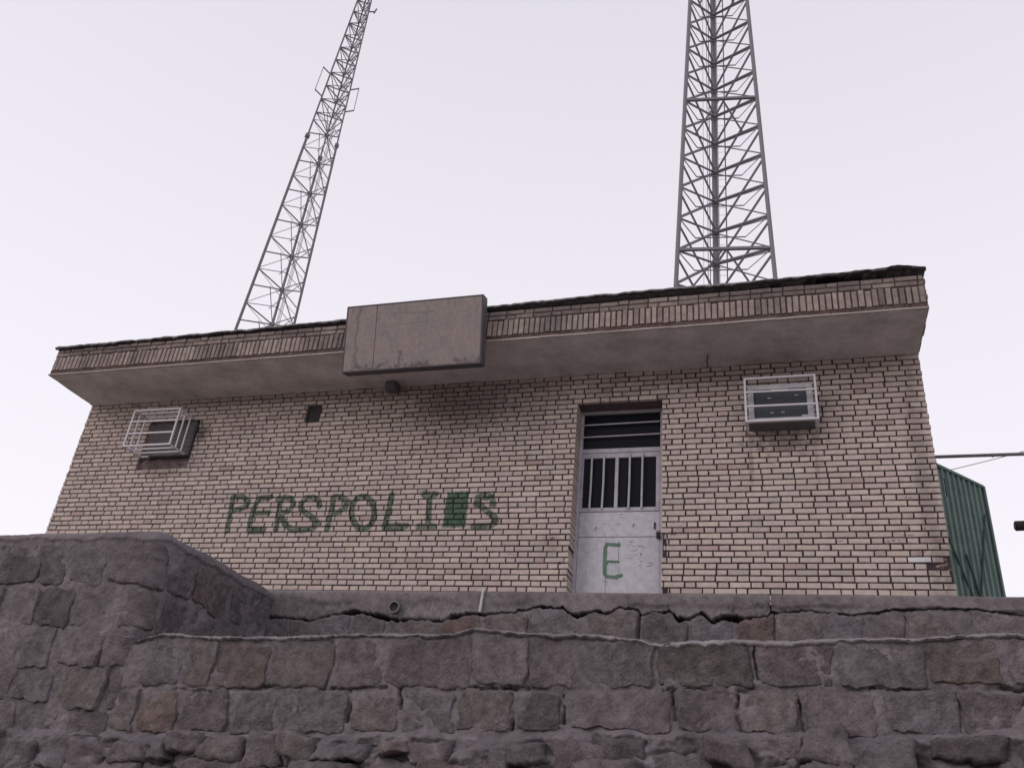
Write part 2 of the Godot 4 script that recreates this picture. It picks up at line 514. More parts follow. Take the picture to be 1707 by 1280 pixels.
func brick_shape(b: MB, x0: float, x1: float, y0: float, y1: float, face: float, deep: float, col: Color) -> void:
	var j := 0.0022
	var z := face + rng.randf_range(-0.003, 0.003)
	var tilt := rng.randf_range(-0.002, 0.002)
	var ch := 0.0045
	var p := [Vector3(x0 + rng.randf_range(-j, j), y0 + rng.randf_range(-j, j), z), Vector3(x1 + rng.randf_range(-j, j), y0 + rng.randf_range(-j, j), z + tilt), Vector3(x1 + rng.randf_range(-j, j), y1 + rng.randf_range(-j, j), z + tilt), Vector3(x0 + rng.randf_range(-j, j), y1 + rng.randf_range(-j, j), z)]
	var cen: Vector3 = (p[0] + p[1] + p[2] + p[3]) * 0.25
	var q := []
	for k in 4:
		var d: Vector3 = p[k] - cen
		q.append(p[k] - Vector3(signf(d.x) * ch, signf(d.y) * ch, 0))
	b.quad(q[0], q[1], q[2], q[3], Vector3(0, 0, 1), col)
	for k in 4:
		var m := (k + 1) % 4
		var out: Vector3 = (p[k] + p[m]) * 0.5 - cen
		var dz := Vector3(0, 0, -ch)
		b.quad(q[k], q[m], p[m] + dz, p[k] + dz, out.normalized() + Vector3(0, 0, 1), col)
		var bk := Vector3(0, 0, -deep)
		b.quad(p[k] + dz, p[m] + dz, p[m] + bk, p[k] + bk, out, col)


func brick_colour() -> Color:
	var t := rng.randf()
	var c := Color(0.61, 0.522, 0.482)
	if t < 0.22:
		c = Color(0.625, 0.538, 0.480)
	elif t < 0.44:
		c = Color(0.605, 0.508, 0.478)
	elif t < 0.52:
		c = Color(0.56, 0.492, 0.468)
	elif t < 0.545:
		c = Color(0.50, 0.395, 0.372)
	elif t < 0.56:
		c = Color(0.64, 0.57, 0.53)
	return vary(c, 0.10)


func build_brickwork(building: Node3D, wall: Node3D) -> void:
	rng.seed = 42
	var list := []   # x0, x1, y0, y1, deep
	var rows := int(ceil(H / PITCH))
	for k in rows:
		var y0 := k * PITCH + 0.005
		var y1 := minf(y0 + PITCH - 0.0134, H - 0.002)
		var x := -PERIOD + (0.5 * PERIOD if k % 2 == 1 else 0.0) + rng.randf_range(-0.012, 0.012)
		var stretcher := true
		while x < W:
			var len := (0.2025 if stretcher else 0.0985) + rng.randf_range(-0.004, 0.004)
			var x1 := x + len
			var a := maxf(x, 0.0)
			var b := minf(x1, W)
			if b > W - 0.05:
				b = W
			var pieces := [[a, b]]
			for h in HOLES:
				if minf(y1, h[3]) - maxf(y0, h[2]) > 0.5 * (y1 - y0):
					var np := []
					for pc in pieces:
						if pc[1] <= h[0] or pc[0] >= h[1]:
							np.append(pc)
						else:
							if pc[0] < h[0]:
								np.append([pc[0], h[0]])
							if pc[1] > h[1]:
								np.append([h[1], pc[1]])
					pieces = np
			for pc in pieces:
				if pc[1] - pc[0] < 0.012:
					continue
				# broken and missing bricks: the right corner, beside the door
				var cx: float = (pc[0] + pc[1]) * 0.5
				var cy := (y0 + y1) * 0.5
				if cx > 10.80 and cy > 0.34 and cy < 0.62:
					if cy > 0.47 and cy < 0.58 and cx > 10.87:
						continue
					pc[1] = minf(pc[1], W - rng.randf_range(0.0, 0.06))
					if pc[1] - pc[0] < 0.03:
						continue
				if pc[0] < 8.23 and pc[1] > 8.2 and ((cy > 0.60 and cy < 0.84) or (cy > 0.20 and cy < 0.27)):
					pc[0] = minf(pc[1] - 0.012, 8.215 + rng.randf_range(0.06, 0.13))
				if pc[1] > 7.2 and pc[0] < 7.2 and cy > 0.3 and cy < 0.85 and rng.randf() < 0.45:
					pc[1] -= rng.randf_range(0.002, 0.010)
				var deep := 0.05
				for h in HOLES:
					if absf(pc[1] - h[0]) < 0.06 or absf(pc[0] - h[1]) < 0.004:
						if cy > h[2] and cy < h[3]:
							deep = 0.245 if h[0] > 7.0 and h[0] < 7.5 else 0.12
				list.append([pc[0], pc[1], y0, y1, deep])
			x = x1 + 0.0148 + rng.randf_range(-0.002, 0.002)
			stretcher = not stretcher
	# broken brick and mortar lumps left in the damaged corner
	var lump := MB.new()
	for k in 26:
		var at := Vector3(W - rng.randf_range(0.02, 0.13), rng.randf_range(0.36, 0.60), -0.03 + rng.randf_range(-0.02, 0.012))
		var bs := Basis.from_euler(Vector3(rng.randf_range(-0.6, 0.6), rng.randf_range(-0.6, 0.6), rng.randf_range(-0.9, 0.9)))
		lump.tbox(Transform3D(bs, at), Vector3(rng.randf_range(0.012, 0.035), rng.randf_range(0.008, 0.022), rng.randf_range(0.01, 0.025)), vary(Color(0.24, 0.19, 0.18), 0.4), 0.006)
	part("broken_corner", lump, M.side_brick, wall)
	# the 300 that show largest become bricks of their own
	var order := []
	for i in list.size():
		var l: Array = list[i]
		var c := Vector3((l[0] + l[1]) * 0.5, (l[2] + l[3]) * 0.5, 0.0)
		var d := c - CAM
		var seen: float = 1.0 if c.y > 0.21 and (c.x > 4.3 or c.y > 0.75) else 0.0
		order.append([-(l[1] - l[0]) * absf(d.z) / pow(d.length(), 3.0) * seen, i])
	order.sort()
	var own := {}
	for i in 300:
		own[order[i][1]] = true
	var rest := MB.new()
	rest.s = Vector2(W, H)
	for i in list.size():
		var l: Array = list[i]
		var col := brick_colour()
		if absf((l[0] + l[1]) * 0.5 - 10.64) < 0.11 and absf((l[2] + l[3]) * 0.5 - 0.545) < 0.03 and l[1] - l[0] > 0.15:
			col = Color(0.78, 0.77, 0.80)
		if own.has(i):
			var b := MB.new()
			b.s = Vector2(W, H)
			brick_shape(b, l[0], l[1], l[2], l[3], 0.0, l[4], col)
			part("brick", b, M.brick, wall)
		else:
			brick_shape(rest, l[0], l[1], l[2], l[3], 0.0, l[4], col)
	var o := part("brickwork", rest, M.brick, wall)
	o.set_meta("kind", "stuff")
	# bricks of the two end walls
	for sd in [-1, 1]:
		var sb := MB.new()
		var xf := W if sd > 0 else 0.0
		for k in rows:
			var y0 := k * PITCH + 0.005
			var y1 := minf(y0 + PITCH - 0.0125, H - 0.002)
			var z := -0.02 - (0.165 if k % 2 == 1 else 0.0)
			var long := true
			while z > -4.0:
				var ln := 0.2045 if long else 0.1005
				var f: float = rng.randf_range(0.006, 0.011) * sd
				if sd > 0 and z > -0.25 and y0 > 0.36 and y1 < 0.58:
					f = -0.03
				sb.box(Vector3(minf(xf + f, xf - 0.03 * sd), y0, z - ln), Vector3(maxf(xf + f, xf - 0.03 * sd), y1, z), brick_colour() * 0.85, 0.004)
				z -= ln + 0.0128
				long = not long
		var so := part("end_brickwork", sb, M.side_brick, building)
		so.set_meta("kind", "stuff")


func build_building() -> void:
	var bd := thing("brick_building", "low buff brick building with deep flat eave and grey steel door above stone walls", "building", Vector3(W * 0.5, 0, -2.0))
	# the masonry behind the face bricks: flush joints, with the openings left out
	var jc := Color(0.082, 0.060, 0.064)
	var wb := MB.new()
	var g := 0.011
	var xs := [0.012, W - 0.012]
	var ys := [-0.3, H + 0.02]
	for h in HOLES:
		xs.append(h[0] - g); xs.append(h[1] + g)
		ys.append(h[2] - g); ys.append(h[3] + g * 0.4)
	xs.sort()
	ys.sort()
	for i in xs.size() - 1:
		for j in ys.size() - 1:
			var cx: float = (xs[i] + xs[i + 1]) * 0.5
			var cy: float = (ys[j] + ys[j + 1]) * 0.5
			var open := false
			for h in HOLES:
				if cx > h[0] - g and cx < h[1] + g and cy > h[2] - g and cy < h[3] + g * 0.4:
					open = true
			if open:
				continue
			for z in [-0.015, -0.31]:
				wb.quad(Vector3(xs[i], ys[j], z), Vector3(xs[i + 1], ys[j], z), Vector3(xs[i + 1], ys[j + 1], z), Vector3(xs[i], ys[j + 1], z), Vector3(0, 0, 1 if z > -0.1 else -1), jc)
	for h in HOLES:
		var a := Vector3(h[0] - g, h[2] - g, 0)
		var b := Vector3(h[1] + g, h[3] + g * 0.4, 0)
		var z0 := -0.012
		var z1 := -0.31
		wb.quad(Vector3(a.x, a.y, z0), Vector3(a.x, b.y, z0), Vector3(a.x, b.y, z1), Vector3(a.x, a.y, z1), Vector3(1, 0, 0), jc)
		wb.quad(Vector3(b.x, a.y, z0), Vector3(b.x, b.y, z0), Vector3(b.x, b.y, z1), Vector3(b.x, a.y, z1), Vector3(-1, 0, 0), jc)
		wb.quad(Vector3(a.x, a.y, z0), Vector3(b.x, a.y, z0), Vector3(b.x, a.y, z1), Vector3(a.x, a.y, z1), Vector3(0, 1, 0), jc)
		wb.quad(Vector3(a.x, b.y, z0), Vector3(b.x, b.y, z0), Vector3(b.x, b.y, z1), Vector3(a.x, b.y, z1), Vector3(0, -1, 0), Color(0.20, 0.155, 0.165))
	# end walls and back wall
	wb.box(Vector3(0.012, -0.3, -4.2), Vector3(0.30, H + 0.02, -0.32), jc)
	wb.box(Vector3(W - 0.30, -0.3, -4.2), Vector3(W - 0.012, H + 0.02, -0.32), jc)
	wb.box(Vector3(0.30, -0.3, -4.2), Vector3(W - 0.30, H + 0.02, -3.9), jc)
	var wall := part("wall", wb, M.joint, bd)
	build_brickwork(bd, wall)
	var fl := MB.new()
	fl.box(Vector3(0.3, -0.1, -3.9), Vector3(W - 0.3, 0.0, -0.32), Color(0.3, 0.3, 0.3))
	part("floor", fl, M.room, bd)

	# roof slab with a plastered underside
	var rb := MB.new()
	rb.box(Vector3(-0.004, H + 0.004, -4.3), Vector3(W + 0.004, H + 0.40, OVER - 0.03), Color(0.14, 0.12, 0.115), 0.004)
	var roof := part("roof", rb, M.joint, bd)
	var sb := MB.new()
	var nu := 220
	var nv := 18
	var pp := PackedVector3Array()
	var cc := PackedColorArray()
	for j in nv + 1:
		for i in nu + 1:
			var x := W * i / nu
			var z := lerpf(-0.005, OVER + 0.002, float(j) / nv)
			var y := H - 0.004 + nz.get_noise_2d(x * 2.2, z * 3.0) * 0.008 + nf.get_noise_2d(x * 3.0, z * 8.0) * 0.003
			if j == 0:
				y -= 0.008 + 0.014 * absf(nf.get_noise_2d(x * 14.0, 4.0))
			pp.append(Vector3(x, y, z))
			cc.append(Color(0.66, 0.635, 0.635) * (1.0 + 0.16 * nz.get_noise_2d(x * 1.3 + 40.0, z * 4.0)))
	sb.grid(pp, cc, nu, nv, Vector3(0, -1, 0))
	part("soffit", sb, M.plaster, roof)
	# pale drip edge along the soffit
	var db := MB.new()
	for i in 60:
		var xa := W * i / 60.0
		var xb := W * (i + 1) / 60.0
		var ya := H + nf.get_noise_2d(xa * 2.0, 9.0) * 0.004
		db.box(Vector3(xa, ya - 0.006, OVER - 0.028), Vector3(xb, ya + 0.013, OVER + 0.010), vary(Color(0.52, 0.48, 0.455), 0.06), 0.005)
	part("drip_edge", db, M.plaster, roof)
	# red-brown mortar behind the eave bricks
	var mb := MB.new()
	pp = PackedVector3Array()
	cc = PackedColorArray()
	nu = 400
	nv = 12
	for j in nv + 1:
		for i in nu + 1:
			var x := W * i / nu
			var y := lerpf(H + 0.006, H + 0.41, float(j) / nv)
			pp.append(Vector3(x, y, OVER - 0.016 + nf.get_noise_2d(x * 9.0, y * 9.0) * 0.006))
			cc.append(Color(0.15, 0.112, 0.102) * (1.0 + 0.5 * nf.get_noise_2d(x * 4.0, y * 14.0)))
	mb.grid(pp, cc, nu, nv, Vector3(0, 0, 1))
	part("eave_mortar", mb, M.joint, roof)
	# upright bricks of the eave: each its own
	rng.seed = 77
	var x := 0.02
	while x < W - 0.03:
		var w := 0.0495 + rng.randf_range(-0.005, 0.004)
		var b := MB.new()
		b.o = Vector2(0, 0.6)
		b.s = Vector2(W, H)
		var lo := H + 0.072 + rng.randf_range(-0.006, 0.006)
		var t := nz.get_noise_1d(x * 2.2 + 11.0)
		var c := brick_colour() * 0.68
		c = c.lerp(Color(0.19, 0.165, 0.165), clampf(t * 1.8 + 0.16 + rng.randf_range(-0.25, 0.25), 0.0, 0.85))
		var sk := rng.randf_range(-0.006, 0.006)
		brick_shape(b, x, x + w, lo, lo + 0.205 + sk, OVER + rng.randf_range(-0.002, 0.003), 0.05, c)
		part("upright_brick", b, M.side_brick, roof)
		x += w + 0.0155
	# two flat courses above
	for row in 2:
		x = 0.006 - 0.11 * row
		var k := row
		while x < W:
			var w2 := 0.205 if (k % 3) != 2 else 0.1
			var y0 := H + 0.289 + row * 0.063
			var b2 := MB.new()
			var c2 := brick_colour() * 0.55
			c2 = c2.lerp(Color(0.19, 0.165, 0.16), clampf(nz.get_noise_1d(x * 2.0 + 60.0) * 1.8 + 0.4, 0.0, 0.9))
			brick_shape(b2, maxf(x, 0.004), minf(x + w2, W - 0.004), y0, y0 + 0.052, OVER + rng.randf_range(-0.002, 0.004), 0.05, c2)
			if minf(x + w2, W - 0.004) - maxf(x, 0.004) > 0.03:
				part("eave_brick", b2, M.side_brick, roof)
			x += w2 + 0.014
			k += 1
	# brick ends on both ends of the eave
	for sd in [-1, 1]:
		var eb := MB.new()
		var xf := W if sd > 0 else 0.0
		for k in 6:
			var z := OVER - 0.03
			var long := k % 2 == 0
			while z > -0.4:
				var ln := 0.2045 if long else 0.1005
				var f: float = rng.randf_range(0.012, 0.024) * sd
				eb.box(Vector3(minf(xf + f, xf - 0.02 * sd), H + 0.012 + k * 0.064, z - ln), Vector3(maxf(xf + f, xf - 0.02 * sd), H + 0.064 + k * 0.064, z), brick_colour() * 0.62, 0.006)
				z -= ln + 0.013
				long = not long
		part("eave_end_brickwork", eb, M.side_brick, roof)
	# bitumen felt folded over the roof edge, its pale foil showing on top
	var fb := MB.new()
	nu = 560
	nv = 14
	pp = PackedVector3Array()
	cc = PackedColorArray()
	var top_line := [0.0, 3.300, 2.0, 3.312, 4.5, 3.335, 6.4, 3.345, 7.6, 3.37, 9.0, 3.368, 10.3, 3.372, 10.62, 3.378, 10.75, 3.405, 10.86, 3.39, 11.02, 3.345]
	for j in nv + 1:
		for i in nu + 1:
			var fx := lerpf(-0.035, W + 0.035, float(i) / nu)
			var top := lerp_line(top_line, fx) + nf.get_noise_1d(fx * 6.0) * 0.007 + nz.get_noise_1d(fx * 2.0) * 0.006
			var lip := 0.034 + 0.012 * nz.get_noise_1d(fx * 3.0 + 7.0) + 0.018 * nf.get_noise_1d(fx * 9.0)
			var wave := nf.get_noise_1d(fx * 4.0 + 30.0) * 0.018
			var s := float(j) / nv
			var y: float
			var z: float
			if s < 0.12:      # folded back under the edge
				y = top - lip + (0.12 - s) * 0.10
				z = OVER + 0.004 + s * 0.12
			elif s < 0.5:     # hanging face
				var q := (s - 0.12) / 0.38
				y = top - lip + lip * q
				z = OVER + 0.016 + wave + 0.030 * sin(q * 1.57)
			else:             # over the top and back
				var q2 := (s - 0.5) / 0.5
				y = top + 0.012 * sin(minf(q2 * 6.0, 3.14)) - 0.03 * q2
				z = OVER + 0.046 + wave - q2 * q2 * 2.2
			pp.append(Vector3(fx, y, z))
			var foil := clampf((nz.get_noise_2d(fx * 2.4, s * 3.0) + nf.get_noise_2d(fx * 9.0, s * 14.0) * 0.7 + (0.85 if s > 0.33 else -0.45) - clampf((fx - 8.6) * 0.5, 0.0, 0.7)) * 2.2, 0.0, 1.0)
			cc.append(Color(0.052, 0.050, 0.056).lerp(Color(0.42, 0.41, 0.42), foil))
	fb.grid(pp, cc, nu, nv, Vector3(0, 1, 1))
	part("roofing_felt", fb, M.tar, roof)
	build_door(bd)


func build_door(bd: Node3D) -> void:
	var z := -0.25
	var fc := Color(0.50, 0.495, 0.55)
	var door := Node3D.new()
	door.name = "door"
	door.position = Vector3(7.70, 0, z) - bd.position
	door.set_meta("label", "grey white steel door with barred panes, transom and a green painted letter")
	bd.add_child(door)
	var x0 := 7.205
	var x1 := 8.225
	var fr := MB.new()
	fr.box(Vector3(x0, -0.02, z - 0.05), Vector3(x0 + 0.042, 2.486, z + 0.006), fc, 0.004)
	fr.box(Vector3(x1 - 0.062, -0.02, z - 0.05), Vector3(x1, 2.486, z + 0.006), fc, 0.004)
	fr.box(Vector3(x0 + 0.042, 2.446, z - 0.05), Vector3(x1 - 0.062, 2.486, z + 0.004), fc, 0.004)
	fr.box(Vector3(x0 + 0.042, 1.93, z - 0.05), Vector3(x1 - 0.062, 1.985, z + 0.004), fc, 0.004)
	part("frame", fr, M.door_frame, door)
	for y in [2.30, 2.14]:
		var b := MB.new()
		b.tube([Vector3(x0 + 0.005, y - 0.006, z + 0.016), Vector3(x1 - 0.02, y + 0.006, z + 0.016)], 0.0085, fc * 1.1)
		part("transom_bar", b, M.door_frame, door)
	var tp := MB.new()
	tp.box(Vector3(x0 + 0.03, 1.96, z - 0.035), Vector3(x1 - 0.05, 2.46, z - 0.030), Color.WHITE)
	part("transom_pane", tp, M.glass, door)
	# leaf
	var lx0 := x0 + 0.044
	var lx1 := x1 - 0.064
	var lf := MB.new()
	lf.box(Vector3(lx0, 1.865, z - 0.045), Vector3(lx1, 1.926, z), fc, 0.004)
	lf.box(Vector3(lx0, 1.20, z - 0.045), Vector3(lx1, 1.248, z + 0.002), fc, 0.004)
	lf.box(Vector3(lx0, 1.248, z - 0.045), Vector3(lx0 + 0.022, 1.865, z), fc, 0.003)
	lf.box(Vector3(lx1 - 0.045, 1.248, z - 0.045), Vector3(lx1, 1.865, z), fc, 0.003)
	lf.box(Vector3(7.643, 1.248, z - 0.045), Vector3(7.683, 1.865, z), fc, 0.004)
	part("leaf_frame", lf, M.door_frame, door)
	for xx in [7.368, 7.512, 7.815, 7.962]:
		var b := MB.new()
		b.tube([Vector3(xx - 0.004, 1.225, z + 0.010), Vector3(xx + rng.randf_range(-0.004, 0.004), 1.55, z + 0.012), Vector3(xx, 1.905, z + 0.010)], 0.0125, fc * 1.05)
		part("window_bar", b, M.door_frame, door)
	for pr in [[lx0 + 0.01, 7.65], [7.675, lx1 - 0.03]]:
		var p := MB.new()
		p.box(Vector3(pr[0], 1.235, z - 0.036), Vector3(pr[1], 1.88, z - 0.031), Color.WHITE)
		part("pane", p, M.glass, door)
	for pr in [[0.902, 1.196], [0.02, 0.897]]:
		var s := MB.new()
		s.o = Vector2(7.19, 0)
		s.s = Vector2(1.0, 1.24)
		s.box(Vector3(lx0, pr[0], z - 0.04), Vector3(lx1, pr[1], z - 0.004), Color.WHITE, 0.005)
		part("sheet_panel", s, M.door_sheet, door)
	var lk := MB.new()
	lk.box(Vector3(8.098, 0.985, z + 0.001), Vector3(8.116, 1.065, z + 0.008), Color(0.05, 0.05, 0.055), 0.002)
	lk.box(Vector3(8.128, 0.868, z + 0.012), Vector3(8.168, 0.918, z + 0.035), Color(0.035, 0.035, 0.042), 0.008)
	lk.tube([Vector3(8.135, 0.915, z + 0.024), Vector3(8.136, 0.948, z + 0.024), Vector3(8.148, 0.960, z + 0.024), Vector3(8.160, 0.948, z + 0.024), Vector3(8.161, 0.915, z + 0.024)], 0.005, Color(0.10, 0.10, 0.11))
	lk.box(Vector3(8.12, 0.93, z + 0.004), Vector3(8.175, 0.945, z + 0.016), Color(0.06, 0.06, 0.065), 0.003)
	part("padlock", lk, M.steel, door)
	# loose bell wires in the broken jamb
	var wr := MB.new()
	wr.tube([Vector3(8.24, 0.84, -0.02), Vector3(8.245, 0.79, 0.0), Vector3(8.265, 0.80, -0.01), Vector3(8.27, 0.72, -0.02), Vector3(8.25, 0.66, 0.0)], 0.004, Color(0.5, 0.5, 0.52), 5)
	wr.tube([Vector3(8.29, 0.83, -0.03), Vector3(8.28, 0.76, -0.005), Vector3(8.292, 0.70, -0.02)], 0.004, Color(0.4, 0.4, 0.42), 5)
	part("loose_wire", wr, M.steel, door)


# ---------------------------------------------------------------- things on the building
func build_sign() -> void:
	var zf := 0.985
	var zb := 0.842
	var x0 := 4.572
	var x1 := 6.308
	var y0 := 2.518
	var y1 := 3.353
	var t := thing("signboard", "blank weathered brown metal signboard hung before the eave", "sign", Vector3(5.44, y0, zf))
	t.rotation.x = 0.217   # it leans out at the top
	var b := MB.new()
	b.box(Vector3(x0, y0, zb), Vector3(x1, y1, zf - 0.006), Color(0.10, 0.10, 0.115), 0.006)
	part("box", b, M.steel, t)
	for pr in [[x0 + 0.008, 4.965], [4.972, x1 - 0.012]]:
		var f := MB.new()
		f.o = Vector2(x0, y0)
		f.s = Vector2(x1 - x0, y1 - y0)
		f.box(Vector3(pr[0], y0 + 0.004, zf - 0.005), Vector3(pr[1], y1 - 0.004, zf), Color.WHITE, 0.003)
		part("face_sheet", f, M.sign_face, t)
	for e in [[x0 - 0.004, x1 + 0.004, y1 - 0.014, y1 + 0.004], [x0 - 0.004, x1 + 0.004, y0 - 0.004, y0 + 0.014], [x0 - 0.004, x0 + 0.012, y0 + 0.014, y1 - 0.014], [x1 - 0.016, x1 + 0.004, y0 + 0.014, y1 - 0.014]]:
		var fb := MB.new()
		fb.box(Vector3(e[0], e[2], zb + 0.002), Vector3(e[1], e[3], zf + 0.005), Color(0.115, 0.108, 0.115), 0.004)
		part("edge_strip", fb, M.steel, t)
	for xx in [4.95, 5.95]:
		var k := MB.new()
		k.box(Vector3(xx - 0.02, 2.98, zb - 0.13), Vector3(xx + 0.02, 3.02, zb), Color(0.09, 0.09, 0.10), 0.004)
		k.box(Vector3(xx - 0.02, 3.22, zb - 0.20), Vector3(xx + 0.02, 3.26, zb), Color(0.09, 0.09, 0.10), 0.004)
		part("bracket", k, M.steel, t)
	var jt := thing("junction_box", "small grey metal box under the soffit below the signboard", "box", Vector3(4.79, 2.70, 0.09))
	var jb := MB.new()
	jb.box(Vector3(4.715, 2.75, 0.012), Vector3(4.865, 2.862, 0.15), Color(0.16, 0.16, 0.175), 0.008)
	part("case", jb, M.steel, jt)
	var jl := MB.new()
	jl.box(Vector3(4.735, 2.765, 0.1515), Vector3(4.845, 2.85, 0.158), Color(0.19, 0.19, 0.20), 0.003)
	part("lid", jl, M.steel, jt)
	var ht := thing("wire_hook", "thin bent dark wire hanging from the soffit right of the door", "wire", Vector3(8.74, H - 0.05, 0.12))
	var hb := MB.new()
	hb.tube([Vector3(8.752, H - 0.003, 0.27), Vector3(8.76, H - 0.02, 0.24), Vector3(8.735, H - 0.018, 0.13), Vector3(8.742, H - 0.012, 0.03), Vector3(8.73, H - 0.03, 0.01)], 0.005, Color(0.05, 0.045, 0.045), 6)
	part("strand", hb, M.steel, ht)


func cage(label: String, x0: float, x1: float, y0: float, y1: float, d: float, full: bool) -> void:
	var t := thing("window_cage", label, "cage", Vector3((x0 + x1) * 0.5, y0, 0.0), "white bar cages on the wall")
	var r := 0.0205
	var f := func(n: String, a: Vector3, b: Vector3, w: float) -> void:
		bar(n, a, b, w, w, M.cage, t)
	# front frame
	for y in [y0, y1]:
		f.call("frame_bar", Vector3(x0, y, d), Vector3(x1, y, d), r)
	for x in [x0, x1]:
		f.call("frame_bar", Vector3(x, y0 - r * 0.5, d), Vector3(x, y1 + r * 0.5, d), r * 1.02)
	for k in [1, 2]:
		var y := lerpf(y0, y1, k / 3.0)
		f.call("bar", Vector3(x0, y + 0.004, d + 0.004), Vector3(x1, y, d + 0.004), r * 0.86)
	for x in [x0, x1]:
		for y in [y0, y1]:
			f.call("frame_bar", Vector3(x, y, 0.0), Vector3(x, y, d - r * 0.5), r)
		for k in ([1, 2] if full else []):
			var z: float = d * k / 3.0
			f.call("bar", Vector3(x + 0.004 * signf(x - x0 - 0.1), y0, z), Vector3(x + 0.004 * signf(x - x0 - 0.1), y1, z), r * 0.8)
	for k in ([0, 1, 2] if full else [0, 1]):
		var z: float = 0.012 + d * k / 3.0
		if full:
			f.call("bar", Vector3(x0, y0 - 0.004, z), Vector3(x1, y0 - 0.004, z), r * 0.8)
		if k > 0:
			f.call("bar", Vector3(x0, y1 + 0.004, z), Vector3(x1, y1 + 0.004, z), r * 0.8)


func build_coolers() -> void:
	cage("white bar cage around the dark left wall opening", 1.15, 1.875, 2.005, 2.53, 0.35, true)
	cage("white bar cage around the air conditioner right of the door", 9.150, 9.876, 1.98, 2.50, 0.30, false)
	# plate added so the open square vent hole looks dark
	var vt := thing("added_vent_darkener", "dark plate added to darken the open square vent hole below the left eave", "vent", Vector3(3.67, 2.41, -0.05))
	var vb := MB.new()
	vb.box(Vector3(3.551, 2.397, -0.075), Vector3(3.794, 2.680, -0.048), Color(0.055, 0.053, 0.058), 0.003)
	part("plate", vb, M.steel, vt)
	for e in [[3.562, 3.578, 2.412, 2.666], [3.768, 3.783, 2.412, 2.666]]:
		var eb := MB.new()
		eb.box(Vector3(e[0], e[2], -0.047), Vector3(e[1], e[3], -0.040), Color(0.07, 0.067, 0.072), 0.002)
		part("rim", eb, M.steel, vt)
	# right: window air conditioner
	var t := thing("air_conditioner", "white framed window air conditioner with dark coil in the right cage", "air conditioner", Vector3(9.51, 2.0, 0.1))
	var wc := Color(0.52, 0.52, 0.55)
	var b := MB.new()
	b.box(Vector3(9.18, 2.003, -0.28), Vector3(9.845, 2.445, 0.19), Color(0.17, 0.16, 0.165), 0.006)
	part("case", b, M.steel, t)
	var f := MB.new()
	f.box(Vector3(9.176, 2.005, 0.192), Vector3(9.848, 2.053, 0.222), wc, 0.005)
	f.box(Vector3(9.176, 2.400, 0.192), Vector3(9.848, 2.447, 0.222), wc, 0.005)
	f.box(Vector3(9.176, 2.053, 0.192), Vector3(9.235, 2.400, 0.220), wc, 0.005)
	f.box(Vector3(9.785, 2.053, 0.192), Vector3(9.848, 2.400, 0.220), wc, 0.005)
	f.box(Vector3(9.72, 2.053, 0.192), Vector3(9.785, 2.075, 0.218), wc, 0.004)
	f.box(Vector3(9.42, 2.385, 0.192), Vector3(9.60, 2.400, 0.218), wc, 0.003)
	part("bezel", f, M.door_frame, t)
	var co := MB.new()
	co.quad(Vector3(9.235, 2.053, 0.1935), Vector3(9.785, 2.053, 0.1935), Vector3(9.785, 2.40, 0.1935), Vector3(9.235, 2.40, 0.1935), Vector3(0, 0, 1), Color(0.10, 0.112, 0.128))
	part("coil", co, M.coil, t)
	for k in 26:
		var fb := MB.new()
		var x := 9.245 + k * 0.0212
		fb.box(Vector3(x, 2.056, 0.194), Vector3(x + 0.004, 2.398, 0.202), Color(0.14, 0.155, 0.175), 0.0)
		part("fin", fb, M.coil, t)
	for p in [[9.40, 2.30], [9.42, 2.12], [9.53, 2.12], [9.68, 2.32]]:
		var d := MB.new()
		d.box(Vector3(p[0] - 0.02, p[1] - 0.008, 0.203), Vector3(p[0] + 0.02, p[1] + 0.006, 0.207), Color(0.42, 0.45, 0.48), 0.002)
		part("bent_fin", d, M.steel, t)
	# left: a dark cooler deep in the opening over a mud-plaster sill
	var c := thing("air_cooler", "dark grey cooler box set in the left wall opening", "cooler", Vector3(1.54, 1.98, -0.1))
	var cb := MB.new()
	cb.box(Vector3(1.30, 1.99, -0.29), Vector3(1.938, 2.495, 0.035), Color(0.115, 0.11, 0.122), 0.008)
	part("case", cb, M.steel, c)
	for k in 7:
		var lv := MB.new()
		lv.tbox(Transform3D(Basis(Vector3.RIGHT, 0.5), Vector3(1.62, 2.05 + k * 0.064, 0.040)), Vector3(0.29, 0.012, 0.004), Color(0.15, 0.145, 0.158), 0.001)
		part("louvre", lv, M.steel, c)
	var sp := thing("opening_infill", "rough mud infill closing the gaps around the left cooler", "infill", Vector3(1.54, 1.80, -0.1))
	var sb := MB.new()
	var cols := Color(0.20, 0.16, 0.158)
	for r in [[1.125, 1.955, 1.79, 1.985, -0.045], [1.125, 1.295, 1.985, 2.515, -0.03]]:
		var nu := 30
		var nv := 16
		var pp := PackedVector3Array()
		var cc := PackedColorArray()
		for j in nv + 1:
			for i in nu + 1:
				var x := lerpf(r[0], r[1], float(i) / nu)
				var y := lerpf(r[2], r[3], float(j) / nv)
				pp.append(Vector3(x, y, r[4] + nf.get_noise_2d(x * 12.0, y * 12.0) * 0.03))
				cc.append(cols * (1.0 + 0.6 * nf.get_noise_2d(x * 9.0 + 5.0, y * 4.0)))
		sb.grid(pp, cc, nu, nv, Vector3(0, 0, 1))
	part("mud", sb, M.mortar_bed, sp)


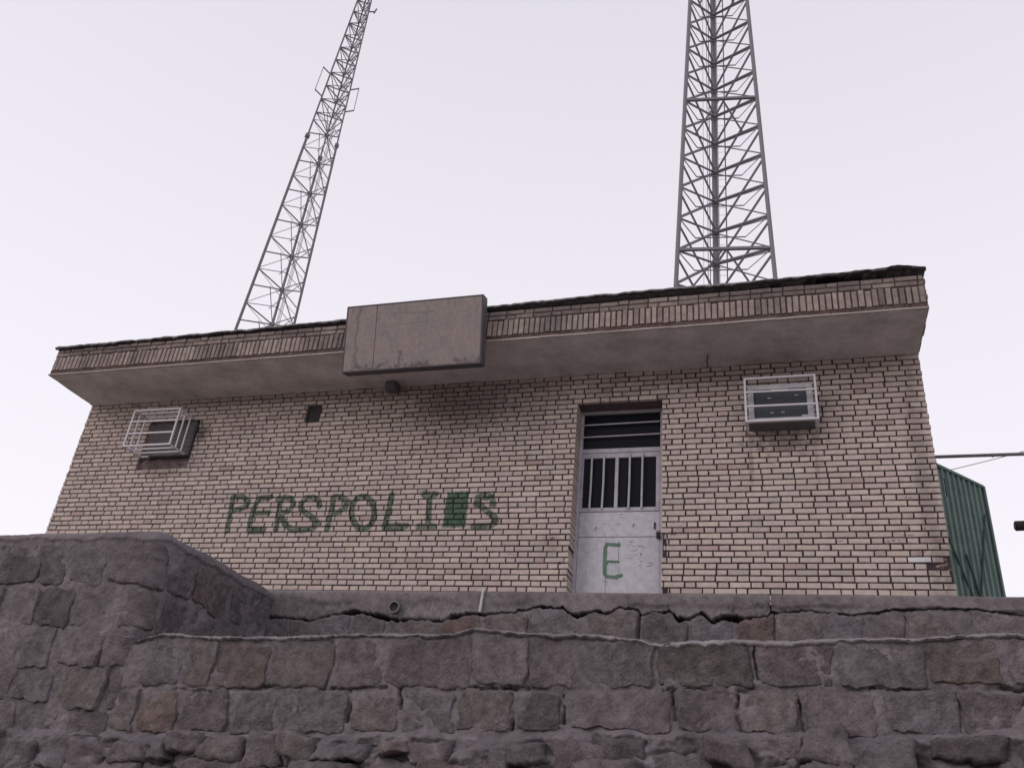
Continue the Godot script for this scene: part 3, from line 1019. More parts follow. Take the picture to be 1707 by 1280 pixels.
# ---------------------------------------------------------------- stone walls
func stone_colour() -> Color:
	var t := rng.randf()
	var c := Color(0.176, 0.160, 0.164)
	if t < 0.25:
		c = Color(0.166, 0.159, 0.165)
	elif t < 0.45:
		c = Color(0.182, 0.166, 0.162)
	elif t < 0.60:
		c = Color(0.200, 0.185, 0.192)
	elif t < 0.65:
		c = Color(0.190, 0.160, 0.155)
	elif t < 0.76:
		c = Color(0.142, 0.131, 0.135)
	return vary(Color(c.r * 1.06, c.g * 1.03, c.b * 1.07), 0.10)


# surf(u, v, off) gives a point on the wall at path place u, height v, off metres in front of it
func stone(parent: Node3D, surf: Callable, hint: Vector3, u0: float, u1: float, v0: float, v1: float, proud: float, col: Color, rough := 1.0, jit := 0.02, top: Array = []) -> void:
	var b := MB.new()
	var nu := clampi(int((u1 - u0) / 0.016), 8, 46)
	var nv := clampi(int((v1 - v0) / 0.016), 8, 30)
	var ca := [Vector2(u0, v0), Vector2(u1, v0), Vector2(u1, v1), Vector2(u0, v1)]
	for k in 4:
		ca[k] += Vector2(rng.randf_range(-jit, jit), rng.randf_range(-jit, jit) * (0.0 if k > 1 and top.size() > 0 else 1.0))
	var sh := rng.randf_range(0.0, 90.0)
	var tu := rng.randf_range(-0.013, 0.013) * rough
	var tv := rng.randf_range(-0.013, 0.013) * rough
	var pp := PackedVector3Array()
	var cc := PackedColorArray()
	var size := Vector2(u1 - u0, v1 - v0)
	for j in nv + 1:
		for i in nu + 1:
			var p := Vector2(2.0 * i / nu - 1.0, 2.0 * j / nv - 1.0)
			# pack the rows closer towards the rim
			p = Vector2(signf(p.x) * (1.0 - pow(1.0 - absf(p.x), 1.5)), signf(p.y) * (1.0 - pow(1.0 - absf(p.y), 1.5)))
			var mx := maxf(absf(p.x), absf(p.y))
			var e := pow(pow(absf(p.x), 11.0) + pow(absf(p.y), 11.0), 1.0 / 11.0)
			var q := p * (mx / e) if e > 0.0 else p
			var a := q.x * 0.5 + 0.5
			var c := q.y * 0.5 + 0.5
			var uvp: Vector2 = (ca[0] as Vector2).lerp(ca[1], a).lerp((ca[3] as Vector2).lerp(ca[2], a), c)
			if top.size() > 0:
				var ty := lerp_line(top, uvp.x)
				uvp.y = lerpf(v0, ty, c) if mx >= 0.0 else uvp.y
			uvp += Vector2(nf.get_noise_2d(uvp.x * 6.0 + sh, uvp.y * 6.0), nf.get_noise_2d(uvp.x * 6.0, uvp.y * 6.0 + sh)) * 0.030 * mx + Vector2(nf.get_noise_2d(uvp.x * 19.0 + sh, uvp.y * 19.0), nf.get_noise_2d(uvp.x * 19.0, uvp.y * 19.0 + sh)) * 0.010 * mx
			var h := proud * (1.0 - pow(mx, 10.0) * 0.45)
			h += tu * q.x + tv * q.y
			var wx := uvp.x + nf.get_noise_2d(uvp.x * 4.0, uvp.y * 4.0 + sh) * 0.05
			var wy := uvp.y + nf.get_noise_2d(uvp.x * 4.0 + sh, uvp.y * 4.0) * 0.05
			h += (nz.get_noise_2d(uvp.x * 3.2 + sh, uvp.y * 3.2) * 0.008 + nf.get_noise_2d(uvp.x * 5.0 + sh, uvp.y * 5.0) * 0.008 - (nc.get_noise_2d(wx * 5.0 + sh, wy * 6.5) + 0.6) * 0.014 + nf.get_noise_2d(uvp.x * 17.0 + sh, uvp.y * 17.0) * 0.005) * rough
			if mx > 0.965:
				h -= 0.06 * (mx - 0.965) / 0.035
			pp.append(surf.call(uvp.x, uvp.y, h))
			cc.append(col * (1.0 + 0.30 * nz.get_noise_2d(uvp.x * 4.0 + sh, uvp.y * 4.0) + 0.16 * nf.get_noise_2d(uvp.x * 12.0, uvp.y * 12.0)))
	b.grid(pp, cc, nu, nv, hint)
	part("stone", b, M.stone, parent)


func front_surf(u: float, v: float, off: float) -> Vector3:
	# the lower wall's face leans back a little
	return Vector3(u, v, 2.594 - 0.02 * (v + 0.9) + off)


func plinth_surf(u: float, v: float, off: float) -> Vector3:
	return Vector3(u, v, 0.715 + off)


# the corner of the left wall: u runs along the front face (u < 0) and round the corner to the side face
func wing_surf(u: float, v: float, off: float) -> Vector3:
	var r := 0.16
	var arc := r * PI * 0.5
	var cx := 4.15 - r
	var cz := 2.644 - r
	# rounded shoulder at the top
	var back := 0.0
	if v > -0.15:
		var s := clampf((v + 0.15) / 0.13, 0.0, 1.0)
		back = 0.10 * s * s
	var o := off - back
	if u < -arc * 0.5:
		return Vector3(cx + (u + arc * 0.5), v, 2.644 + o)
	if u > arc * 0.5:
		return Vector3(4.15 + o, v, cz - (u - arc * 0.5))
	var a := (u + arc * 0.5) / r
	return Vector3(cx + sin(a) * (r + o), v, cz + cos(a) * (r + o))


const LIP := [4.0,-1.03, 4.086,-1.022, 4.416,-0.929, 4.803,-0.945, 5.146,-0.946, 5.531,-0.933, 5.955,-0.908, 6.418,-0.893, 6.668,-0.883, 6.940,-0.886, 7.150,-0.831, 7.270,-0.838, 7.576,-0.858, 8.117,-0.858, 8.378,-0.886, 8.548,-0.911, 8.798,-0.884, 9.163,-0.867, 9.438,-0.868, 9.746,-0.840, 10.117,-0.839, 10.478,-0.811, 10.656,-0.792, 10.851,-0.795, 13.0,-0.78]
const CRACK := [4.0,-0.32, 4.434,-0.320, 4.628,-0.337, 4.784,-0.299, 4.916,-0.265, 5.023,-0.254, 5.184,-0.245, 5.421,-0.283, 5.630,-0.310, 5.721,-0.319, 5.917,-0.295, 6.140,-0.321, 6.221,-0.279, 6.390,-0.246, 6.560,-0.243, 6.811,-0.229, 6.995,-0.186, 7.136,-0.154, 7.220,-0.173, 7.361,-0.161, 7.425,-0.219, 7.516,-0.246, 7.584,-0.216, 7.702,-0.195, 7.801,-0.212, 7.897,-0.163, 8.090,-0.160, 8.129,-0.217, 8.243,-0.196, 8.394,-0.174, 8.464,-0.256, 8.612,-0.235, 8.686,-0.187, 8.775,-0.278, 8.867,-0.221, 9.045,-0.245, 9.259,-0.205, 9.313,-0.167, 9.348,-0.176, 9.626,-0.157, 9.812,-0.168, 9.994,-0.192, 10.296,-0.143, 10.540,-0.130, 10.935,-0.124, 11.163,-0.147, 11.319,-0.178, 14.0,-0.16]
const GAP := [4.0,0.02, 5.0,0.03, 5.4,0.05, 6.1,0.05, 6.4,0.03, 7.0,0.022, 7.3,0.02, 7.6,0.03, 8.0,0.045, 8.5,0.05, 9.2,0.05, 9.32,0.05, 9.36,0.008, 9.8,0.008, 10.0,0.014, 10.3,0.008, 14.0,0.008]
const COURSE := [4.0,-1.40, 4.5,-1.375, 7.2,-1.275, 9.3,-1.192, 10.6,-1.142, 13.0,-1.09]
const FOOT := [4.0,-1.72, 4.5,-1.70, 7.2,-1.568, 9.3,-1.461, 10.6,-1.397, 13.0,-1.34]


func crack_y(x: float) -> float:
	return lerp_line(CRACK, x) + nf.get_noise_1d(x * 6.0) * 0.016 + nf.get_noise_1d(x * 19.0 + 5.0) * 0.010


func crack_gap(x: float) -> float:
	return lerp_line(GAP, x) * clampf(0.55 + nf.get_noise_1d(x * 2.3 + 40.0) * 1.7 + nf.get_noise_1d(x * 9.0 + 70.0) * 0.7, 0.10, 1.35)


func groove(p: Vector2, lines: Array) -> float:
	var k := 0.0
	for l in lines:
		if p.x < l[0] or p.x > l[1] or p.y < l[2] or p.y > l[3]:
			continue
		for i in range(5, l.size() - 2, 2):
			var d := p.distance_to(Geometry2D.get_closest_point_to_segment(p, Vector2(l[i], l[i + 1]), Vector2(l[i + 2], l[i + 3])))
			k = maxf(k, clampf(1.0 - d / (l[4] as float), 0.0, 1.0))
	return k


func crack_line(width: float, pts: Array) -> Array:
	var x0 := 1e9; var x1 := -1e9; var y0 := 1e9; var y1 := -1e9
	for i in range(0, pts.size(), 2):
		x0 = minf(x0, pts[i]); x1 = maxf(x1, pts[i]); y0 = minf(y0, pts[i + 1]); y1 = maxf(y1, pts[i + 1])
	return [x0 - width, x1 + width, y0 - width, y1 + width, width] + pts


func build_lower_wall() -> void:
	rng.seed = 101
	var t := thing("stone_retaining_wall", "dark rubble stone retaining wall with mortar lip coloured as if skylit across the foreground", "wall", Vector3(8.5, -3.95, 2.5))
	var mc := Color(0.206, 0.188, 0.199)
	var c1 := [4.30, 4.70, 4.985, 5.491, 6.042, 6.47, 7.183, 7.619, 7.987, 8.528, 9.183, 9.70, 10.257, 10.72, 11.124, 11.55, 11.95, 12.4, 12.9]
	var c2 := [4.13, 4.376, 4.746, 5.235, 5.613, 6.239, 6.664, 7.108, 7.527, 7.884, 8.64, 9.084, 9.46, 9.955, 10.425, 10.766, 11.2, 11.7, 12.1, 12.5, 12.9]
	# open joints
	var lines := [
		crack_line(0.016, [8.545, -0.93, 8.552, -1.05, 8.575, -1.22]), crack_line(0.011, [9.19, -0.90, 9.197, -1.00, 9.21, -1.12]),
		crack_line(0.013, [9.455, -1.22, 9.462, -1.36, 9.47, -1.45, 9.50, -1.48]), crack_line(0.010, [5.98, -0.95, 5.975, -1.05, 5.955, -1.27]),
		crack_line(0.013, [6.05, -1.31, 6.2, -1.30, 6.5, -1.29]), crack_line(0.011, [7.2, -1.265, 7.4, -1.262, 7.62, -1.252]), crack_line(0.013, [8.6, -1.218, 8.9, -1.222, 9.17, -1.20]),
		crack_line(0.012, [4.63, -1.375, 4.95, -1.375, 5.0, -1.385]), crack_line(0.010, [9.9, -1.17, 10.3, -1.155, 10.8, -1.13]), crack_line(0.022, [7.50, -1.30, 7.51, -1.42, 7.52, -1.53]),
		crack_line(0.030, [9.06, -1.25, 9.075, -1.40, 9.085, -1.47]), crack_line(0.024, [6.22, -1.33, 6.235, -1.45, 6.24, -1.55]), crack_line(0.02, [8.645, -1.22, 8.65, -1.40]), crack_line(0.012, [5.35, -1.32, 5.75, -1.30]),
		crack_line(0.014, [6.63, -1.29, 6.65, -1.45]), crack_line(0.014, [7.88, -1.28, 7.885, -1.48])]
	# the mortar bed with its cracks
	var b := MB.new()
	var x0 := 3.95
	var x1 := 12.9
	var nu := 1100
	var nv := 118
	var pp := PackedVector3Array()
	var cc := PackedColorArray()
	for j in nv + 1:
		for i in nu + 1:
			var x := lerpf(x0, x1, float(i) / nu)
			var top := lerp_line(LIP, x) - 0.025
			var y := lerpf(top, -2.05, float(j) / nv)
			var foot := lerp_line(FOOT, x) + nz.get_noise_1d(x * 2.5) * 0.05
			var h := -0.001 + nz.get_noise_2d(x * 3.0, y * 3.0) * 0.018 + nf.get_noise_2d(x * 4.5, y * 4.5) * 0.012 + nf.get_noise_2d(x * 14.0, y * 18.0) * 0.007
			# flush pointing is scraped hollow along the course line
			h -= 0.022 * clampf(1.0 - absf(y - lerp_line(COURSE, x) - nf.get_noise_1d(x * 3.0) * 0.02) / 0.03, 0.0, 1.0) * clampf(nz.get_noise_1d(x * 3.0 + 80.0) * 3.0 + 0.5, 0.0, 1.0)
			if y < foot:
				# the footing stands proud and ragged
				var q := clampf((foot - y) / 0.05, 0.0, 1.0)
				h += q * (0.08 + nf.get_noise_2d(x * 2.4, y * 4.0) * 0.10 - (nc.get_noise_2d(x * 4.0, y * 7.0) + 0.6) * 0.09)
			else:
				h -= 0.07 * groove(Vector2(x + nf.get_noise_2d(x * 7.0, y * 7.0) * 0.022, y + nf.get_noise_2d(x * 7.0 + 50.0, y * 7.0) * 0.022), lines) * clampf(0.55 + nf.get_noise_2d(x * 5.0 + 20.0, y * 5.0) * 1.6, 0.0, 1.0)
			pp.append(front_surf(x, y, h))
			cc.append(mc * (1.0 + 0.34 * nz.get_noise_2d(x * 2.2 + 33.0, y * 2.2) + 0.2 * nf.get_noise_2d(x * 9.0, y * 9.0)))
	b.grid(pp, cc, nu, nv, Vector3(0, 0, 1))
	b.quad(Vector3(x0, -2.04, 2.55), Vector3(x1, -2.04, 2.55), Vector3(x1, -3.99, 2.60), Vector3(x0, -3.99, 2.60), Vector3(0, 0, 1), mc)
	part("mortar", b, M.mortar_bed, t)
	# the two courses
	for i in c1.size() - 1:
		var u0: float = c1[i] + 0.012
		var u1: float = c1[i + 1] - 0.012
		var mid := (u0 + u1) * 0.5
		var col := stone_colour()
		if i == 2:
			col = Color(0.186, 0.156, 0.152)
		if i == 12:
			col = Color(0.178, 0.152, 0.149)
		if i == 9:
			col = Color(0.145, 0.130, 0.132)
		stone(t, front_surf, Vector3(0, 0, 1), u0, u1, lerp_line(COURSE, mid) + 0.012, lerp_line(LIP, mid) - 0.035, rng.randf_range(0.009, 0.018), col, 1.0, 0.022)
	for i in c2.size() - 1:
		var u0: float = c2[i] + 0.012
		var u1: float = c2[i + 1] - 0.012
		var mid := (u0 + u1) * 0.5
		var col := stone_colour()
		if i == 1:
			col = Color(0.192, 0.155, 0.146)
		stone(t, front_surf, Vector3(0, 0, 1), u0, u1, lerp_line(FOOT, mid) - 0.01, lerp_line(COURSE, mid) - 0.012, rng.randf_range(0.008, 0.017), col, 1.15, 0.026)
	# rough footing blocks
	var x := 4.15
	while x < 12.7:
		var w := rng.randf_range(0.22, 0.46)
		var fo := lerp_line(FOOT, x)
		var hh := rng.randf_range(0.12, 0.24)
		var dy := rng.randf_range(-0.10, 0.01)
		stone(t, front_surf, Vector3(0, 0, 1), x, x + w, fo + dy - hh, fo + dy, rng.randf_range(0.10, 0.19), stone_colour(), 2.2, 0.06)
		x += w * rng.randf_range(0.75, 1.1)
	x = 4.0
	while x < 12.7:
		var w := rng.randf_range(0.25, 0.5)
		var fo := lerp_line(FOOT, x) - 0.20
		stone(t, front_surf, Vector3(0, 0, 1), x, x + w, fo - 0.24, fo + rng.randf_range(-0.04, 0.03), rng.randf_range(0.13, 0.24), stone_colour(), 2.4, 0.05)
		x += w * rng.randf_range(0.8, 1.1)
	# the mortar lip, skylight on its edge painted lighter, and the ledge behind it
	var lb := MB.new()
	nu = 620
	nv = 12
	pp = PackedVector3Array()
	cc = PackedColorArray()
	for j in nv + 1:
		for i in nu + 1:
			var lx := lerpf(4.16, x1, float(i) / nu)
			var ly := lerp_line(LIP, lx) + nf.get_noise_1d(lx * 6.0) * 0.010
			var thick := 0.026 + 0.016 * nz.get_noise_1d(lx * 2.5 + 21.0) + 0.018 * nf.get_noise_1d(lx * 7.0) + 0.016 * clampf(1.0 - absf(lx - 9.2) / 1.2, 0.0, 1.0)
			var s := float(j) / nv
			var p := Vector3.ZERO
			var zf := 2.596 + 0.024 + nf.get_noise_1d(lx * 3.5 + 50.0) * 0.026 + nf.get_noise_1d(lx * 12.0 + 50.0) * 0.012
			if s < 0.2:
				p = Vector3(lx, ly - thick - 0.004, zf - 0.05 + s * 0.22)
			elif s < 0.7:
				var a := (s - 0.2) / 0.5
				p = Vector3(lx, ly - thick * (1.0 - a) + 0.003 * sin(a * 9.0), zf + 0.010 * sin(a * PI) - 0.03 * a * a)
			else:
				var q := (s - 0.7) / 0.3
				p = Vector3(lx, ly + 0.01 * q, zf - 0.03 - q * q * (zf - 0.03 - 0.60))
			p += Vector3(0, nr.get_noise_2d(lx * 16.0, s * 9.0) * 0.004, nr.get_noise_2d(lx * 14.0 + 8.0, s * 7.0) * 0.005)
			pp.append(p)
			cc.append(mc.lerp(Color(0.30, 0.282, 0.29), clampf((lx - 4.25) * 5.0, 0.0, 1.0) * clampf(0.75 + nz.get_noise_1d(lx * 3.0 + 9.0) * 1.4, 0.1, 1.0)) * (1.0 + 0.4 * nf.get_noise_2d(lx * 7.0, s * 6.0) + 0.3 * nz.get_noise_1d(lx * 2.0 + 3.0)))
	lb.grid(pp, cc, nu, nv, Vector3(0, 0.6, 1))
	part("mortar_lip", lb, M.mortar_bed, t)


func build_plinth() -> void:
	rng.seed = 202
	var t := thing("stone_plinth_wall", "cracked stone plinth wall with a grey concrete cap under the brick building", "wall", Vector3(8.5, -0.9, 0.6))
	var mc := Color(0.135, 0.122, 0.122)
	var bk := MB.new()
	bk.box(Vector3(4.0, -1.0, -0.30), Vector3(14.0, -0.03, 0.40), Color(0.180, 0.164, 0.168))
	part("core", bk, M.mortar_bed, t)
	# concrete cap: ragged under edge, cast in three lengths
	for seg in [[3.98, 9.290, 1500], [9.302, 14.0, 500]]:
		var b := MB.new()
		var nu: int = seg[2] / 3
		var nv := 16
		var pp := PackedVector3Array()
		var cc := PackedColorArray()
		for j in nv + 1:
			for i in nu + 1:
				var x := lerpf(seg[0], seg[1], float(i) / nu)
				var low := crack_y(x) + crack_gap(x) * 0.5 + nf.get_noise_1d(x * 14.0 + 90.0) * 0.006
				var s := float(j) / nv
				var rag := nz.get_noise_1d(x * 2.4 + 12.0)
				var p: Vector3
				if s < 0.15:
					p = Vector3(x, low + 0.006, 0.38 + 0.35 * s / 0.15)
				elif s < 0.85:
					var q := (s - 0.15) / 0.7
					var y := lerpf(low, -0.012, q)
					# the lower part has broken back from the skin
					var broke := clampf((-0.115 + 0.05 * nf.get_noise_1d(x * 2.2 + 4.0) - y) / 0.02, 0.0, 1.0) * clampf(rag * 2.0 + 0.65, 0.0, 1.0)
					p = Vector3(x, y, 0.735 + nf.get_noise_2d(x * 4.0, y * 5.0) * 0.007 - broke * (0.022 + 0.03 * absf(nr.get_noise_2d(x * 8.0, y * 10.0))))
				else:
					var q2 := (s - 0.85) / 0.15
					p = Vector3(x, -0.012 + 0.012 * sin(minf(q2 * 3.0, 1.57)) + nf.get_noise_1d(x * 3.0) * 0.003, 0.733 - q2 * q2 * 0.9)
				pp.append(p)
				cc.append(Color(0.235, 0.214, 0.219) * (1.0 + 0.35 * nz.get_noise_2d(x * 1.6, p.y * 4.0) + 0.15 * nf.get_noise_2d(x * 8.0, p.y * 9.0)))
		b.grid(pp, cc, nu, nv, Vector3(0, 0, 1))
		part("concrete_cap", b, M.mortar_bed, t)
	# mortar between the stones, ending at the crack
	var pb0 := MB.new()
	var pn := 700
	var pm := 24
	var pq := PackedVector3Array()
	var pc0 := PackedColorArray()
	for j in pm + 1:
		for i in pn + 1:
			var x := lerpf(4.1, 13.4, float(i) / pn)
			var s := float(j) / pm
			var ty := crack_y(x) - crack_gap(x) * 0.5 - 0.004
			var y := ty if j <= 1 else lerpf(ty, -1.0, float(j - 1) / (pm - 1))
			var z := 0.722 + nz.get_noise_2d(x * 3.0, y * 3.0 + 7.0) * 0.020 + nf.get_noise_2d(x * 5.0, y * 5.0) * 0.014 + nf.get_noise_2d(x * 15.0, y * 15.0) * 0.006
			z -= 0.08 * clampf(1.0 - absf(x - 8.105 - (y + 0.3) * 0.05) / 0.016, 0.0, 1.0) + 0.05 * clampf(1.0 - absf(x - 9.316) / 0.010, 0.0, 1.0)
			if j == 0:
				z = 0.38
			pq.append(Vector3(x, y, z))
			pc0.append(Color(0.185, 0.168, 0.175) * (1.0 + 0.3 * nz.get_noise_2d(x * 2.2 + 5.0, y * 2.2) + 0.2 * nf.get_noise_2d(x * 9.0, y * 9.0)))
	pb0.grid(pq, pc0, pn, pm, Vector3(0, 0, 1))
	part("mortar", pb0, M.mortar_bed, t)
	# stones under the crack
	var xs := [4.17, 4.692, 5.14, 5.543, 6.128, 6.538, 7.028, 7.532, 8.10, 8.573, 8.975, 9.314, 9.746, 10.067, 10.405, 10.92, 11.313, 11.8, 12.3, 12.8, 13.4]
	for i in xs.size() - 1:
		var u0: float = xs[i] + 0.008
		var u1: float = xs[i + 1] - 0.008
		if i == 8:
			u0 += 0.018
		var top := []
		for k in 41:
			var x := lerpf(u0 - 0.05, u1 + 0.05, k / 40.0)
			top.append(x)
			top.append(crack_y(x) - crack_gap(x) * 0.5)
		var col := stone_colour() * 1.05
		if i == 4 or i == 10:
			col = Color(0.195, 0.148, 0.143)
		stone(t, plinth_surf, Vector3(0, 0, 1), u0, u1, -0.62, -0.2, rng.randf_range(0.012, 0.026), col, 0.9, 0.012, top)
	for i in xs.size() - 1:
		stone(t, plinth_surf, Vector3(0, 0, 1), xs[i] - 0.1, xs[i + 1] - 0.12, -1.0, -0.635, 0.02, stone_colour(), 0.8, 0.02)
	# drain pipe and cable strip
	var pt := thing("drain_pipe", "short grey drain pipe end poking from the cracked plinth", "pipe", Vector3(5.61, -0.19, 0.72))
	var pb := MB.new()
	for r in [[0.060, 1.0], [0.050, -1.0]]:
		for k in 24:
			var a0 := TAU * k / 24
			var a1 := TAU * (k + 1) / 24
			var d0 := Vector3(cos(a0), sin(a0), 0)
			var d1 := Vector3(cos(a1), sin(a1), 0)
			var cen := Vector3(5.612, -0.190, 0)
			pb.quad(cen + d0 * r[0] + Vector3(0, 0, 0.55), cen + d0 * r[0] + Vector3(0, 0, 0.775), cen + d1 * r[0] + Vector3(0, 0, 0.775), cen + d1 * r[0] + Vector3(0, 0, 0.55), (d0 + d1) * r[1], Color(0.17, 0.18, 0.20))
			if r[1] > 0.0:
				pb.quad(cen + d0 * 0.060 + Vector3(0, 0, 0.775), cen + d1 * 0.060 + Vector3(0, 0, 0.775), cen + d1 * 0.050 + Vector3(0, 0, 0.776), cen + d0 * 0.050 + Vector3(0, 0, 0.776), Vector3(0, 0, 1), Color(0.24, 0.25, 0.27))
	for k in 24:
		var a0 := TAU * k / 24
		var a1 := TAU * (k + 1) / 24
		var cen := Vector3(5.612, -0.190, 0.57)
		pb.tri(cen, cen + Vector3(cos(a0), sin(a0), 0) * 0.050, cen + Vector3(cos(a1), sin(a1), 0) * 0.050, Vector3(0, 0, 1), Color(0.12, 0.11, 0.11))
	part("pipe_end", pb, M.steel, pt)
	var st := thing("cable_strip", "thin white strip running down the concrete cap left of the door", "strip", Vector3(6.54, -0.2, 0.75))
	var sb := MB.new()
	sb.tube([Vector3(6.552, 0.004, 0.70), Vector3(6.549, 0.002, 0.757), Vector3(6.541, -0.11, 0.760), Vector3(6.534, -0.225, 0.757)], 0.013, Color(0.62, 0.61, 0.62), 6)
	part("strip", sb, M.door_frame, st)


func build_wing() -> void:
	rng.seed = 303
	var t := thing("stone_corner_wall", "dark rough stone corner wall with rounded mortar top at left", "wall", Vector3(2.5, -3.95, 1.8))
	var mc := Color(0.208, 0.190, 0.201)
	var b := MB.new()
	var u0 := -3.6
	var u1 := 2.05
	var nu := 640
	var nv := 200
	var pp := PackedVector3Array()
	var cc := PackedColorArray()
	for j in nv + 1:
		for i in nu + 1:
			var u := lerpf(u0, u1, float(i) / nu)
			var s := float(j) / nv
			var v := -0.012 - 2.2 * s
			v += (-0.030 * clampf(-u * 0.6 + 0.5, 0.0, 1.6) + nz.get_noise_1d(u * 2.0) * 0.012) * clampf(1.0 - s * 3.0, 0.0, 1.0)
			var h := 0.005 + nz.get_noise_2d(u * 2.6, v * 2.6 + 40.0) * 0.024 + nf.get_noise_2d(u * 4.0, v * 4.0 + 9.0) * 0.014 + nf.get_noise_2d(u * 14.0, v * 18.0) * 0.008
			# a ragged shelf where the capping mortar ends
			var cap := -0.135 + nf.get_noise_1d(u * 3.0) * 0.03
			if v > cap:
				h += 0.024 * clampf((v - cap) / 0.02, 0.0, 1.0)
			if u > -0.3 and v < -1.0:
				h -= 0.02
			if v < -1.74:
				h += 0.07 * clampf((-1.74 - v) / 0.06, 0.0, 1.0) + nf.get_noise_2d(u * 3.0, v * 5.0) * 0.05
			pp.append(wing_surf(u, v, h))
			cc.append(mc * (1.0 + 0.34 * nz.get_noise_2d(u * 2.0 + 12.0, v * 2.0) + 0.2 * nf.get_noise_2d(u * 9.0, v * 9.0)))
	b.grid(pp, cc, nu, nv, Vector3(0.4, 0, 1))
	b.quad(Vector3(0.3, -2.15, 2.60), Vector3(4.1, -2.15, 2.60), Vector3(4.1, -3.99, 2.64), Vector3(0.3, -3.99, 2.64), Vector3(0, 0, 1), mc)
	b.quad(Vector3(4.1, -2.15, 2.60), Vector3(4.1, -2.15, 0.6), Vector3(4.1, -3.99, 0.6), Vector3(4.1, -3.99, 2.6), Vector3(1, 0, 0), mc)
	part("mortar", b, M.mortar_bed, t)
	# uneven courses of squarish stones, right round the corner
	var rows := [-0.15, -0.54, -0.90, -1.24, -1.55, -1.80]
	for k in rows.size() - 1:
		var u := -3.2 + rng.randf_range(0.0, 0.2)
		while u < 1.9:
			var w := rng.randf_range(0.28, 0.58)
			var e := minf(u + w, 2.0)
			if e - u > 0.12 and not (u > -0.02 and k > 2):
				var hint := wing_surf((u + e) * 0.5, -0.8, 1.0) - wing_surf((u + e) * 0.5, -0.8, 0.0)
				var hi: float = rows[k] - rng.randf_range(0.0, 0.05)
				var lo: float = rows[k + 1] + rng.randf_range(-0.02, 0.03)
				stone(t, wing_surf, hint, u + 0.010, e - 0.010, lo, hi, rng.randf_range(0.014, 0.024) * (1.0 if u < 0.1 else 0.75), stone_colour(), 1.0, 0.04)
			u = e + rng.randf_range(0.0, 0.05)
	var u2 := -3.0
	while u2 < 0.1:
		var w := rng.randf_range(0.25, 0.5)
		stone(t, wing_surf, Vector3(0.2, 0, 1), u2, u2 + w, -2.05, -1.80 + rng.randf_range(-0.05, 0.04), rng.randf_range(0.10, 0.18), stone_colour(), 2.4, 0.05)
		u2 += w


# ---------------------------------------------------------------- ground
func structure(called: String, b: MB, mat: Material) -> void:
	var o := part(called, b, mat, self)
	o.set_meta("kind", "structure")
	o.set_meta("label", "bare earth %s around the building" % called.replace("_", " "))


func build_ground() -> void:
	var dirt := Color(0.36, 0.325, 0.30)
	var b := MB.new()
	b.quad(Vector3(-300, -3.95, -300), Vector3(300, -3.95, -300), Vector3(300, -3.95, 300), Vector3(-300, -3.95, 300), Vector3.UP, dirt)
	structure("ground", b, M.ground)
	var c := MB.new()
	c.quad(Vector3(-70, -0.045, -70), Vector3(70, -0.045, -70), Vector3(70, -0.045, 0.5), Vector3(-70, -0.045, 0.5), Vector3.UP, dirt)
	c.quad(Vector3(-3.0, -0.05, 0.5), Vector3(4.04, -0.05, 0.5), Vector3(4.04, -0.05, 2.52), Vector3(-3.0, -0.05, 2.52), Vector3.UP, dirt)
	structure("terrace", c, M.ground)


# ---------------------------------------------------------------- masts
func leg_at(l: Array, y: float, n: Vector3, side: Vector3) -> Vector3:
	# l = [s at y0, y0, s at y1, y1, distance at y0, distance at y1]
	var t: float = (y - l[1]) / (l[3] - l[1])
	var s: float = lerpf(l[0], l[2], t)
	var d: float = lerpf(l[4], l[5], t)
	var p := Vector3(CAM.x, 0, CAM.z) + n * d + side * s
	return Vector3(p.x, y, p.z)


